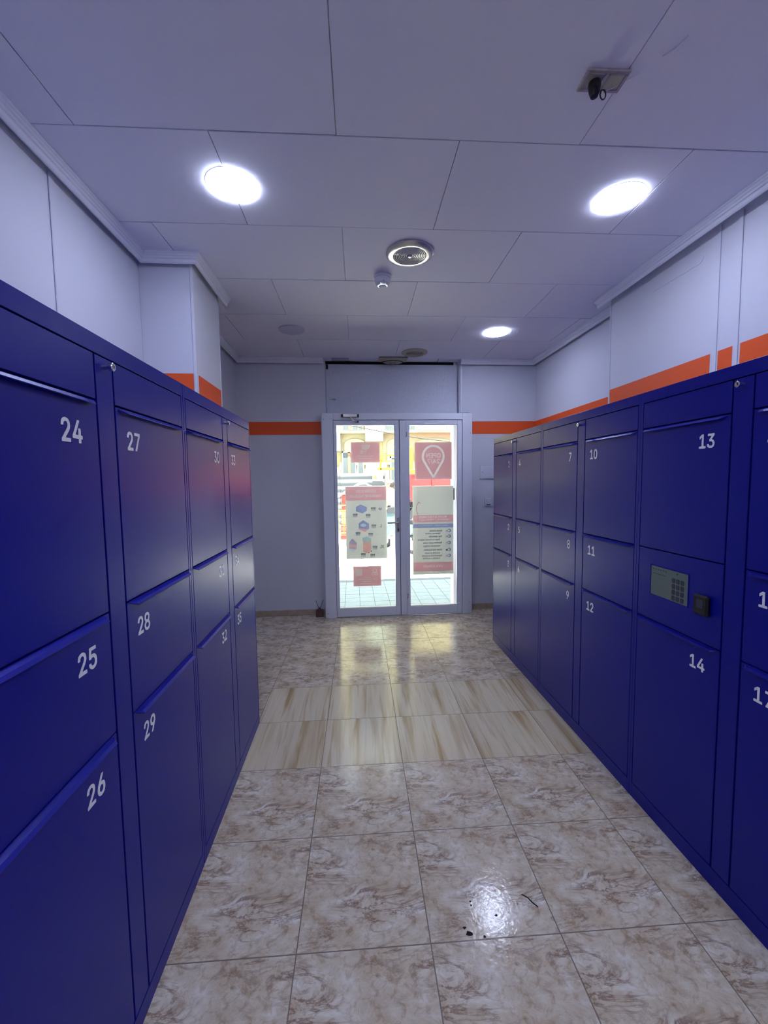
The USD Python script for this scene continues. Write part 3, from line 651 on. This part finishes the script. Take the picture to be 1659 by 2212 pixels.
L = [('backing', 'white', rect(QX0, QX1, QZ0, QZ1)), ('band', 'red', rect(QX0 + 0.004, QX1 - 0.004, 1.085, 1.166)), ('band', 'blue', rect(QX0, QX1, 1.020, 1.063)), ('band', 'red', rect(QX0 + 0.008, QX1 - 0.004, 0.510, 0.614)),
     ('lettering', 'pale', glyphs([('BOOK & PAY HERE', 0.913, 1.1335, 0.021, True, 'center', 0.326), ('RESERVA Y PAGA AQUÍ', 0.9246, 1.104, 0.017, True, 'center', 0.349), ('LOCK & ENJOY', 0.9145, 0.555, 0.024, True, 'center', 0.237)])),
     ('lettering', 'lightblue', glyphs([('HOW IT WORKS - CÓMO FUNCIONA', 0.9136, 1.035, 0.0165, True, 'center', 0.351)])),
     ('arrow', 'redline', U([arc, LineString([(0.738, 1.295), (0.757, 1.320), (0.772, 1.300)]).buffer(0.003)]))]
for k, (z, p_, w, z2, q_, w2) in enumerate(rows):
    L += [('lettering', 'ink', glyphs([(p_, 1.022, z, 0.0195, True, 'left', w)])), ('lettering', 'tag', glyphs([(q_, 1.0, z2, 0.0185, True, 'left', w2)])),
          ('step_icon', 'violet', Point(1.1075, z + 0.008).buffer(0.0195).difference(Point(1.103, z + 0.008).buffer(0.0105))), ('step_mark', 'ink' if k == 3 else 'grey', rect(1.067, 1.087, z - 0.006, z + 0.016))]
poster('tall white instruction poster with pink-red and blue bands on the right pane', 'poster', L)

# ------------------------------------------------------------------ small things inside
t = thing('reed_diffuser', 'small brown bottle with two black reeds on the floor left of the door', 'reed diffuser', (-0.415, 4.755, 0.0))
obj('bottle', prism(sbox(-0.036, -0.03, 0.036, 0.03).buffer(0.006), 0.001, 0.074), 'bottle_brown', t)
obj('neck', [lathe([(0, 0.074), (0.034, 0.074), (0.026, 0.086), (0.012, 0.092), (0.012, 0.104), (0, 0.104)], n=28)], 'bottle_brown', t)
for s in (-1, 1): obj('reed', tube([(s * 0.002, 0, 0.06), (s * 0.012, 0, 0.104), (s * 0.042, -0.004, 0.192)], 0.0026, 8), 'black_plastic', t)
t = thing('blank_plate', 'flat white cover plate on the wall right of the door', 'cover plate', (1.61, YB, 1.66))
obj('cover', bx(-0.107, 0.107, -0.012, -0.0005, -0.083, 0.078, 0.003), 'plate_white', t); obj('screw', xf(cyl(0.004, 0, 0.002, n=12), np.c_[FRONT, (-0.076, -0.012, -0.004)]), 'gasket_black', t)
t = thing('socket', 'small white socket on the wall low beside the right lockers', 'socket', (1.607, YB, 1.302))
obj('frame', bx(-0.043, 0.043, -0.014, -0.0005, -0.052, 0.048, 0.004), 'plate_white', t); obj('insert', bx(-0.028, 0.028, -0.020, -0.012, -0.040, 0.036, 0.003), 'panel_grey', t); obj('slot', bx(-0.022, 0.022, -0.0215, -0.0195, -0.036, -0.028), 'screen_ink', t)

# ------------------------------------------------------------------ the street outside
side = thing('sidewalk', 'grey paved pavement in the shade in front of the door', 'pavement', kind='structure')
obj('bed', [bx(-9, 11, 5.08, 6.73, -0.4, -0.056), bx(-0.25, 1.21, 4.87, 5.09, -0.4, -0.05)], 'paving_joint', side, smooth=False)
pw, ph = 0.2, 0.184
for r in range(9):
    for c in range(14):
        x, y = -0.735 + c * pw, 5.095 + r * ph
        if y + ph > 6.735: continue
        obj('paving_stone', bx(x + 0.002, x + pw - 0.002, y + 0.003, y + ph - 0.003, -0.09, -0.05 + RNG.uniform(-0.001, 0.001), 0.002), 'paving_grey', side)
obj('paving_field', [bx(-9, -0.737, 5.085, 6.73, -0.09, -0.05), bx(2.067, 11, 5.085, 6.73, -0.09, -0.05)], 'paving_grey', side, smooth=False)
obj('door_sill', bx(-0.245, 1.208, YD + 0.075, 5.085, -0.08, -0.004, 0.004), 'sill_stone', side)
kb = thing('kerb', 'pale stone kerb at the edge of the pavement', 'kerb', kind='structure')
for k in range(-6, 9): obj('kerb_stone', bx(k * 0.9, k * 0.9 + 0.895, 6.735, 6.86, -0.35, -0.048, 0.01), 'kerb_stone', kb)
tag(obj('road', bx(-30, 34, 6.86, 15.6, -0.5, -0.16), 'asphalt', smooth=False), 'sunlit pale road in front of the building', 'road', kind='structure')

b = thing('building', 'pale yellow apartment building with arches and balconies across the street', 'building', (0, 15.6, 0))
obj('wall', bx(-14, 18, 0, 0.5, -0.3, 9), 'stucco_yellow', b, smooth=False)
for x0, x1, m in ((-2.2, -0.43, 'stucco_cream'), (0.48, 1.15, 'stucco_white'), (4.4, 5.6, 'stucco_cream')):
    obj('pier', bx(x0, x1, -0.28, 0, 3.05 if m == 'stucco_white' else 2.7, 9, 0.01), m, b)
for x0, x1 in ((-0.43, 0.48), (1.15, 4.4)):
    obj('shaded_wall', bx(x0, x1, -0.02, 0, 2.62, 3.34), 'stucco_shade_beige', b, smooth=False)  # separate beige strip paints in the shadowed facade below each balcony
    ba = obj('balcony', [bx(x0, x1, -0.5, 0, 3.345, 3.415, 0.005)], 'stucco_cream', b)
    bars = [bx(x0 + 0.01, x1 - 0.01, -0.49, -0.47, 4.1, 4.13), bx(x0 + 0.01, x1 - 0.01, -0.49, -0.47, 3.43, 3.45)]
    bars += [bx(x, x + 0.018, -0.488, -0.472, 3.44, 4.11) for x in np.arange(x0 + 0.03, x1 - 0.03, 0.085)]
    obj('railing', bars, 'rail_iron', ba, smooth=False)
    obj('shutter', bx(x0 + 0.1, min(x1 - 0.1, x0 + 1.2), -0.03, -0.005, 3.42, 4.9), 'pane_grey', ba, smooth=False)
for q in ((-0.12, 0.02), (0.2, 0.25)): obj('balcony_cloth', bx(*q, -0.46, -0.41, 3.45, 3.75), 'curtain_orange', b)
obj('parapet', bx(2.52, 3.46, -0.53, -0.49, 3.40, 3.78, 0.005), 'stucco_cream', b)
for cx, w in ((0.10, 0.8), (3.1, 1.5), (1.65, 0.7)):
    arch = unary_union([sbox(cx - w / 2, 2.2, cx + w / 2, 2.95), affinity.scale(Point(cx, 2.95).buffer(1, 24), w / 2, 0.22)])
    obj('arch_panel', moved(xf(prism(arch, 0, 0.05), FRONT), 0, -0.02, 0), 'stucco_cream', b, smooth=False)


def window(x0, x1, z0, z1, m='stucco_white'):
    f = obj('window', [bx(x0, x0 + 0.05, -0.10, -0.03, z0, z1), bx(x1 - 0.05, x1, -0.10, -0.03, z0, z1), bx(x0, x1, -0.10, -0.03, z1 - 0.05, z1), bx(x0, x1, -0.12, -0.03, z0, z0 + 0.05)], m, b)
    obj('pane', bx(x0 + 0.05, x1 - 0.05, -0.08, -0.07, z0 + 0.05, z1 - 0.05), 'pane_grey', f, smooth=False)
    return f


w = window(-0.40, 0.14, 1.55, 2.70); obj('curtain', bx(-0.175, -0.08, -0.10, -0.08, 1.6, 2.68), 'curtain_orange', w)
window(0.165, 0.43, 1.6, 2.66); window(1.4, 1.9, 1.5, 2.5); window(2.7, 3.5, 1.5, 2.6)

fn = thing('site_fence', 'corrugated steel site fence in front of the yellow building', 'fence', (0, 14.85, 0))
zz = np.linspace(-0.15, 1.88, 60); wv = 0.03 * np.sin(zz / 0.115 * PI)
for k in range(4):
    xa, xb = 1.148 - (k + 1) * 1.6, 1.148 - k * 1.6 - 0.012
    V = np.vstack([np.c_[np.full(60, x), wv + o, zz] for x in (xa, xb) for o in (0, 0.004)]); f = []
    for i in range(59):
        f += [(i, 120 + i, 121 + i), (i, 121 + i, i + 1), (60 + i, 181 + i, 180 + i), (60 + i, 61 + i, 181 + i)]
    obj('corrugated_sheet', trimesh.Trimesh(V, np.array(f), process=False), 'steel_sheet', fn, smooth=True)
    obj('post', bx(xb - 0.01, xb + 0.03, 0.045, 0.09, -0.15, 1.9), 'rail_iron', fn)
sg = obj('warning_board', bx(0.70, 1.075, -0.055, -0.045, 1.58, 1.865, 0.004), 'sign_white', fn)
obj('warning_triangle', xf(prism(Polygon([(0.725, 1.67), (0.875, 1.67), (0.80, 1.80)]).buffer(0.008), 0, 0.003), np.c_[FRONT, (0, -0.055, 0)]), 'sign_yellow', sg, smooth=False)
obj('warning_mark', xf(prism(unary_union([sbox(0.792, 1.70, 0.808, 1.75), sbox(0.792, 1.682, 0.808, 1.693)]), 0.003, 0.005), np.c_[FRONT, (0, -0.055, 0)]), 'sign_ink', sg, smooth=False)
rg = Point(0.975, 1.735).buffer(0.072)
obj('prohibition_ring', xf(prism(rg.difference(rg.buffer(-0.016)), 0, 0.003), np.c_[FRONT, (0, -0.055, 0)]), 'sign_red', sg, smooth=False)
obj('walker_symbol', xf(prism(unary_union([Point(0.975, 1.775).buffer(0.011), LineString([(0.975, 1.76), (0.972, 1.725)]).buffer(0.010), LineString([(0.972, 1.725), (0.957, 1.69)]).buffer(0.007), LineString([(0.972, 1.725), (0.990, 1.69)]).buffer(0.007), LineString([(0.955, 1.735), (0.975, 1.752), (0.993, 1.735)]).buffer(0.006)]), 0.003, 0.005), np.c_[FRONT, (0, -0.055, 0)]), 'sign_ink', sg, smooth=False)

# red tipper lorry with a yellow loader crane
tr = thing('tipper_lorry', 'red tipper lorry with a yellow loader crane beyond the right pane', 'lorry', (0, 13.3, -0.16))
obj('tipper_body', [bx(1.80, 5.2, 0, 1.4, 1.05, 1.93, 0.01)], 'truck_red', tr)
obj('body_rib', [bx(x, x + 0.09, -0.05, 0.005, 1.06, 1.95, 0.006) for x in (1.80, 2.55, 3.3, 4.1, 5.1)] + [bx(1.80, 5.2, -0.045, 0.005, z, z + 0.06, 0.006) for z in (1.52, 1.90)], 'truck_red', tr)
obj('chassis', bx(1.7, 7.2, 0.3, 1.2, 0.75, 1.04), 'tyre', tr)
cab = obj('cab', bx(5.4, 7.2, 0, 1.4, 0.7, 2.6, 0.08), 'truck_red', tr); obj('side_window', bx(5.8, 6.9, -0.01, 0.02, 1.75, 2.4, 0.004), 'pane_grey', cab)
for x in (2.3, 3.5, 6.3):
    for y in (0.14, 1.26): obj('wheel', moved(xf(lathe([(0, -0.13), (0.3, -0.13), (0.47, -0.12), (0.5, -0.05), (0.5, 0.05), (0.47, 0.12), (0.3, 0.13), (0, 0.13)], n=36), FRONT), x, y, 0.5), 'tyre', tr)
obj('crane_column', [bx(1.86, 2.06, 0.7, 1.0, 1.0, 2.9, 0.02), bx(1.72, 2.2, 0.4, 1.3, 1.9, 2.12, 0.02)], 'machine_yellow', tr)
obj('crane_boom', [bx(0.84, 2.0, 0.78, 0.92, 2.12, 2.19, 0.005), bx(0.9, 2.0, 0.8, 0.9, 2.40, 2.44, 0.005), bx(0.9, 2.0, 0.8, 0.9, 2.60, 2.645, 0.005), bx(0.93, 0.98, 0.78, 0.92, 2.1, 2.66, 0.005)], 'machine_yellow', tr)
obj('crane_hook', [lathe([(0, 0), (0.07, 0.01), (0.075, 0.06), (0.03, 0.09), (0, 0.09)], 0.95, 0.76, 20, 2.46), tube([(0.95, 0.75, 2.46), (0.945, 0.75, 2.36), (0.92, 0.75, 2.26), (0.90, 0.75, 2.2)], 0.016, 8)], 'machine_yellow', tr)


def scooter(loc, rz, label, paint, shield, box):
    t = thing('motor_scooter', label, 'scooter', loc, rz)

    def wheel(x):
        w = obj('wheel', moved(xf(lathe([(0.150, -0.035), (0.19, -0.05), (0.225, -0.04), (0.235, 0), (0.225, 0.04), (0.19, 0.05), (0.150, 0.035), (0.150, -0.035)], n=36), FRONT), x, 0, 0.235), 'tyre', t)
        sp = [moved(xf(lathe([(0.140, -0.02), (0.156, -0.025), (0.156, 0.025), (0.140, 0.02), (0.140, -0.02)], n=36), FRONT), x, 0, 0.235), moved(xf(cyl(0.035, -0.05, 0.05, n=16), FRONT), x, 0, 0.235)]
        for k in range(5):
            a = k * 2 * PI / 5; sp.append(tube([(x, 0, 0.235), (x + 0.145 * math.cos(a), 0, 0.235 + 0.145 * math.sin(a))], 0.012, 6))
        obj('rim', sp, 'scooter_white', w)
    wheel(0.62); wheel(-0.62)
    obj('floorboard', [bx(-0.35, 0.42, -0.15, 0.15, 0.26, 0.36, 0.03)], paint, t)
    hull = lambda pts: trimesh.convex.convex_hull(np.array(pts))
    obj('rear_body', hull([(-0.95, -0.06, 0.68), (-0.95, 0.06, 0.68), (-0.8, -0.13, 0.72), (-0.8, 0.13, 0.72), (-0.15, -0.15, 0.70), (-0.15, 0.15, 0.70), (-0.25, -0.17, 0.36), (-0.25, 0.17, 0.36), (-0.75, -0.13, 0.48), (-0.75, 0.13, 0.48)]), paint, t)
    obj('seat', hull([(-0.85, -0.1, 0.72), (-0.85, 0.1, 0.72), (-0.12, -0.1, 0.70), (-0.12, 0.1, 0.70), (-0.8, -0.1, 0.82), (-0.8, 0.1, 0.82), (-0.3, -0.12, 0.79), (-0.3, 0.12, 0.79)]), 'tyre', t)
    obj('leg_shield', hull([(0.36, -0.2, 0.34), (0.36, 0.2, 0.34), (0.42, -0.16, 0.3), (0.42, 0.16, 0.3), (0.46, -0.19, 0.62), (0.46, 0.19, 0.62), (0.42, -0.1, 0.92), (0.42, 0.1, 0.92), (0.50, -0.08, 0.9), (0.50, 0.08, 0.9), (0.56, 0, 0.6)]), shield, t)
    obj('front_fender', hull([(0.36 + 0.26 * (1 + math.cos(a)), s * 0.065, 0.235 + 0.26 * math.sin(a)) for a in np.linspace(0.5, 2.4, 8) for s in (-1, 1)]), paint, t)
    obj('fork', [tube([(0.62, s * 0.075, 0.235), (0.46, s * 0.06, 0.75)], 0.016, 8) for s in (-1, 1)], 'rail_iron', t)
    hb = obj('handlebar', [tube([(0.36, -0.34, 1.02), (0.42, -0.2, 1.0), (0.44, 0, 0.97), (0.42, 0.2, 1.0), (0.36, 0.34, 1.02)], 0.014, 8), hull([(0.36, -0.12, 0.92), (0.36, 0.12, 0.92), (0.53, -0.07, 0.94), (0.53, 0.07, 0.94), (0.38, -0.1, 1.05), (0.38, 0.1, 1.05), (0.5, 0, 1.06)])], 'tyre', t)
    obj('headlight', lathe([(0, 0), (0.06, 0), (0.065, 0.02), (0, 0.04)], n=24).apply_transform(trimesh.transformations.rotation_matrix(PI / 2, (0, 1, 0))).apply_translation((0.52, 0, 0.985)), 'scooter_white', t)
    obj('mirror', [m for s in (-1, 1) for m in (tube([(0.40, s * 0.22, 1.0), (0.38, s * 0.27, 1.18)], 0.007, 6), moved(bx(-0.008, 0.008, -0.055, 0.055, -0.035, 0.035, 0.006), 0.375, s * 0.28, 1.2))], 'tyre', t)
    if box: obj('top_box', hull([(-1.02 + dx, dy, 0.86 + dz) for dx, dy, dz in ((0, -.2, .04), (0, .2, .04), (.42, -.2, .04), (.42, .2, .04), (.02, -.23, .2), (.02, .23, .2), (.4, -.23, .2), (.4, .23, .2), (.1, -.17, .36), (.1, .17, .36), (.33, -.17, .36), (.33, .17, .36), (.2, 0, .4))]), 'scooter_white', t)
    return t


scooter((1.12, 10.2, -0.16), 2.0, 'teal motor scooter with white wheel rims parked beyond the door handle', 'scooter_teal', 'scooter_teal', False)
scooter((1.93, 10.9, -0.16), 1.9, 'motor scooter with a rounded white top box beyond the right pane', 'tyre', 'scooter_white', True)
t = thing('bollard', 'grey street bollard standing at the roadside beyond the left pane', 'bollard', (0.80, 8.7, -0.16))
obj('post', lathe([(0, 0), (0.04, 0), (0.036, 0.05), (0.033, 0.58), (0, 0.58)], n=28), 'concrete', t); obj('cap', lathe([(0, 0.58), (0.042, 0.58), (0.045, 0.63), (0.032, 0.68), (0, 0.70)], n=28), 'concrete', t)
st = thing('crate_stack', 'stack of red and orange crates under a sheet across the road', 'crates', (0.16, 12.6, -0.16))
for i, (x, z, m) in enumerate(((-0.32, 0, 'crate_red'), (0.18, 0, 'crate_orange'), (-0.3, 0.45, 'crate_orange'), (0.2, 0.45, 'crate_red'), (-0.28, 0.9, 'crate_red'), (0.2, 0.9, 'crate_orange'), (0.05, 1.35, 'crate_orange'))):
    h = 0.44 if z < 1.3 else 0.2
    obj('crate', [bx(x - 0.23, x + 0.23, -0.2, 0.2, z, z + h, 0.01)] + [bx(x - 0.24, x + 0.24, -0.21, 0.21, z + h * q, z + h * q + 0.03, 0.003) for q in (0.1, 0.5, 0.9)], m, st)
gx, gy = np.meshgrid(np.linspace(-0.75, 0.62, 30), np.linspace(-0.45, 0.45, 16)); gz = 1.42 + 0.26 * np.exp(-((gx - 0.12) / 0.36) ** 2) - 0.14 * (np.abs(gx - 0.1) > 0.42) * (np.abs(gx - 0.1) - 0.42) * 3 - 0.25 * np.maximum(0, np.abs(gy) - 0.25) + 0.02 * np.sin(gx * 19) * np.cos(gy * 9)
v = np.c_[gx.ravel(), gy.ravel(), gz.ravel()]; f = [(i * 30 + j, i * 30 + j + 1, (i + 1) * 30 + j + 1) for i in range(15) for j in range(29)] + [(i * 30 + j, (i + 1) * 30 + j + 1, (i + 1) * 30 + j) for i in range(15) for j in range(29)]
tp = trimesh.Trimesh(np.vstack([v, v - [0, 0, 0.008]]), np.vstack([f, np.array(f)[:, ::-1] + len(v)]), process=False)
o = obj('tarpaulin', tp, 'tarp_white', None, smooth=True, loc=(0.16, 12.6, -0.13)); tag(o, 'white tarpaulin sheet draped over red and orange crates', 'tarpaulin')
t = thing('site_barrier', 'yellow steel pedestrian barrier standing across the road at left', 'barrier', (-0.55, 12.0, -0.16))
obj('frame', [tube([(-1.0, 0, 0), (-1.0, 0, 1.05), (0.42, 0, 1.05), (0.42, 0, 0)], 0.024, 8), tube([(-1.0, 0, 0.9), (0.42, 0, 0.9)], 0.02, 8), tube([(-1.0, 0, 0.25), (0.42, 0, 0.25)], 0.02, 8)], 'machine_yellow', t)
for k in range(9): obj('bar', tube([(-0.86 + k * 0.14, 0, 0.25), (-0.86 + k * 0.14, 0, 0.9)], 0.009, 6), 'machine_yellow', t)
for x in (-1.0, 0.42): obj('foot', bx(x - 0.03, x + 0.03, -0.25, 0.25, 0, 0.03, 0.005), 'machine_yellow', t)
tag(obj('overhead_cable', tube([(-6.5, 15.62, 4.6), (-2.5, 13.2, 3.8), (0.2, 12.0, 3.13), (1.2, 12.0, 2.93), (2.0, 12.0, 2.80), (4.0, 12.6, 2.65), (9, 15.62, 2.9)], 0.012, 6), 'tyre'), 'dark overhead cable sagging across the street', 'cable')

# ------------------------------------------------------------------ the person on the far side of the road


def chain(bones, fine=0.02):
    """Joins (a, ra, b, rb) bones into one smooth body."""
    allm = m3.Manifold()
    for a, ra, b_, rb in bones:
        s = [m3.Manifold.sphere(r, 20).translate(tuple(map(float, p))) for p, r in ((a, ra), (b_, rb))]
        allm = allm + m3.Manifold.batch_hull(s)
    mm = allm.refine_to_length(fine).to_mesh(); t_ = trimesh.Trimesh(mm.vert_properties[:, :3], mm.tri_verts)
    trimesh.smoothing.filter_taubin(t_, iterations=12); return t_


pr = thing('person', 'person in a white shirt, dark shorts and pale cap standing facing left', 'person', (1.16, 12.7, -0.16), rotz=PI * 0.88)
# local: x forward, y left, z up
J = dict(hip=(0, 0, 0.95), belly=(0.01, 0, 1.10), chest=(0.0, 0, 1.36), neck=(-0.005, 0, 1.52), head=(0.03, 0, 1.66))
skin = []
for s in (-1, 1):
    hp, kn, an = (0, s * 0.095, 0.92), (0.02, s * 0.11, 0.50), (-0.02, s * 0.115, 0.09)
    skin += [(hp, 0.088, kn, 0.058), (kn, 0.056, (0.0, s * 0.113, 0.34), 0.055), ((0, s * 0.113, 0.34), 0.055, an, 0.040), (an, 0.042, (0.13, s * 0.125, 0.045), 0.036)]
    sh, el, wr = (-0.01, s * 0.185, 1.43), (-0.04, s * 0.245, 1.15), (0.10, s * 0.24, 0.94)
    skin += [(sh, 0.058, el, 0.044), (el, 0.043, wr, 0.030)]
    d = np.array(wr) - np.array(el); d /= np.linalg.norm(d); pm = np.array(wr) + d * 0.07
    skin += [(wr, 0.028, pm, 0.030)]
    for k in range(4):
        o_ = pm + np.array([0.012 - 0.012 * k, 0, 0.012 - 0.014 * k]) + d * 0.015; L = (0.066, 0.075, 0.070, 0.055)[k]
        skin += [(o_, 0.0095, o_ + d * L * 0.55, 0.009), (o_ + d * L * 0.55, 0.009, o_ + d * L + np.array([0, -s * 0.015, -0.012]), 0.008)]
    th = np.array(wr) + d * 0.03; skin += [(th, 0.012, th + d * 0.035 + np.array([0.03, -s * 0.01, 0.015]), 0.010)]
skin += [(J['hip'], 0.13, J['belly'], 0.125), (J['belly'], 0.125, J['chest'], 0.135), ((0, -0.12, 1.42), 0.06, (0, 0.12, 1.42), 0.06), (J['chest'], 0.12, J['neck'], 0.055), (J['neck'], 0.052, (0.01, 0, 1.58), 0.055),
         ((0.0, 0, 1.66), 0.092, (0.02, 0, 1.63), 0.085), ((0.02, 0, 1.63), 0.08, (0.055, 0, 1.575), 0.045), ((0.095, 0, 1.645), 0.014, (0.112, 0, 1.625), 0.013), ((0.0, -0.088, 1.64), 0.016, (0.0, 0.088, 1.64), 0.016)]
bd = obj('body', chain(skin, 0.012), 'skin', pr, smooth=True)
obj('eye', [trimesh.creation.icosphere(1, 0.009).apply_translation((0.098, s * 0.032, 1.655)) for s in (-1, 1)], 'hair_dark', bd)
obj('mouth', bx(0.090, 0.098, -0.02, 0.02, 1.588, 1.593), 'crate_red', bd)
shirt = [((0, 0, 0.98), 0.152, J['belly'], 0.148), (J['belly'], 0.148, J['chest'], 0.158), ((0, -0.13, 1.42), 0.075, (0, 0.13, 1.42), 0.075), (J['chest'], 0.14, (-0.005, 0, 1.47), 0.08)]
for s in (-1, 1): shirt += [((-0.01, s * 0.175, 1.42), 0.078, (-0.03, s * 0.235, 1.23), 0.066)]
obj('shirt', chain(shirt, 0.03), 'cloth_white', pr, smooth=True)
sh_ = [((0, -0.02, 0.93), 0.145, (0, 0.02, 0.93), 0.145)]
for s in (-1, 1): sh_ += [((0, s * 0.09, 0.9), 0.11, (0.015, s * 0.11, 0.60), 0.088)]
obj('shorts', chain(sh_, 0.03), 'cloth_dark', pr, smooth=True)
obj('hair', chain([((-0.03, 0, 1.665), 0.092, (-0.02, 0, 1.62), 0.085)], 0.03), 'hair_dark', pr, smooth=True)
obj('cap', [lathe([(0, 0.115), (0.06, 0.10), (0.098, 0.05), (0.104, 0.0), (0.098, 0.0), (0, 0.09)], 0.0, 0, 28, 1.675), prism(affinity.scale(Point(0.12, 0).buffer(1, 20), 0.085, 0.075), 1.675, 1.684)], 'tarp_white', pr)
for s in (-1, 1): obj('shoe', trimesh.convex.convex_hull(np.vstack([[(x, s * 0.12 + y, z) for y in (-.045, .045)] for x, z in ((-0.08, 0.0), (0.19, 0.0), (-0.08, 0.09), (0.03, 0.1), (0.19, 0.04))])), 'tyre', pr)
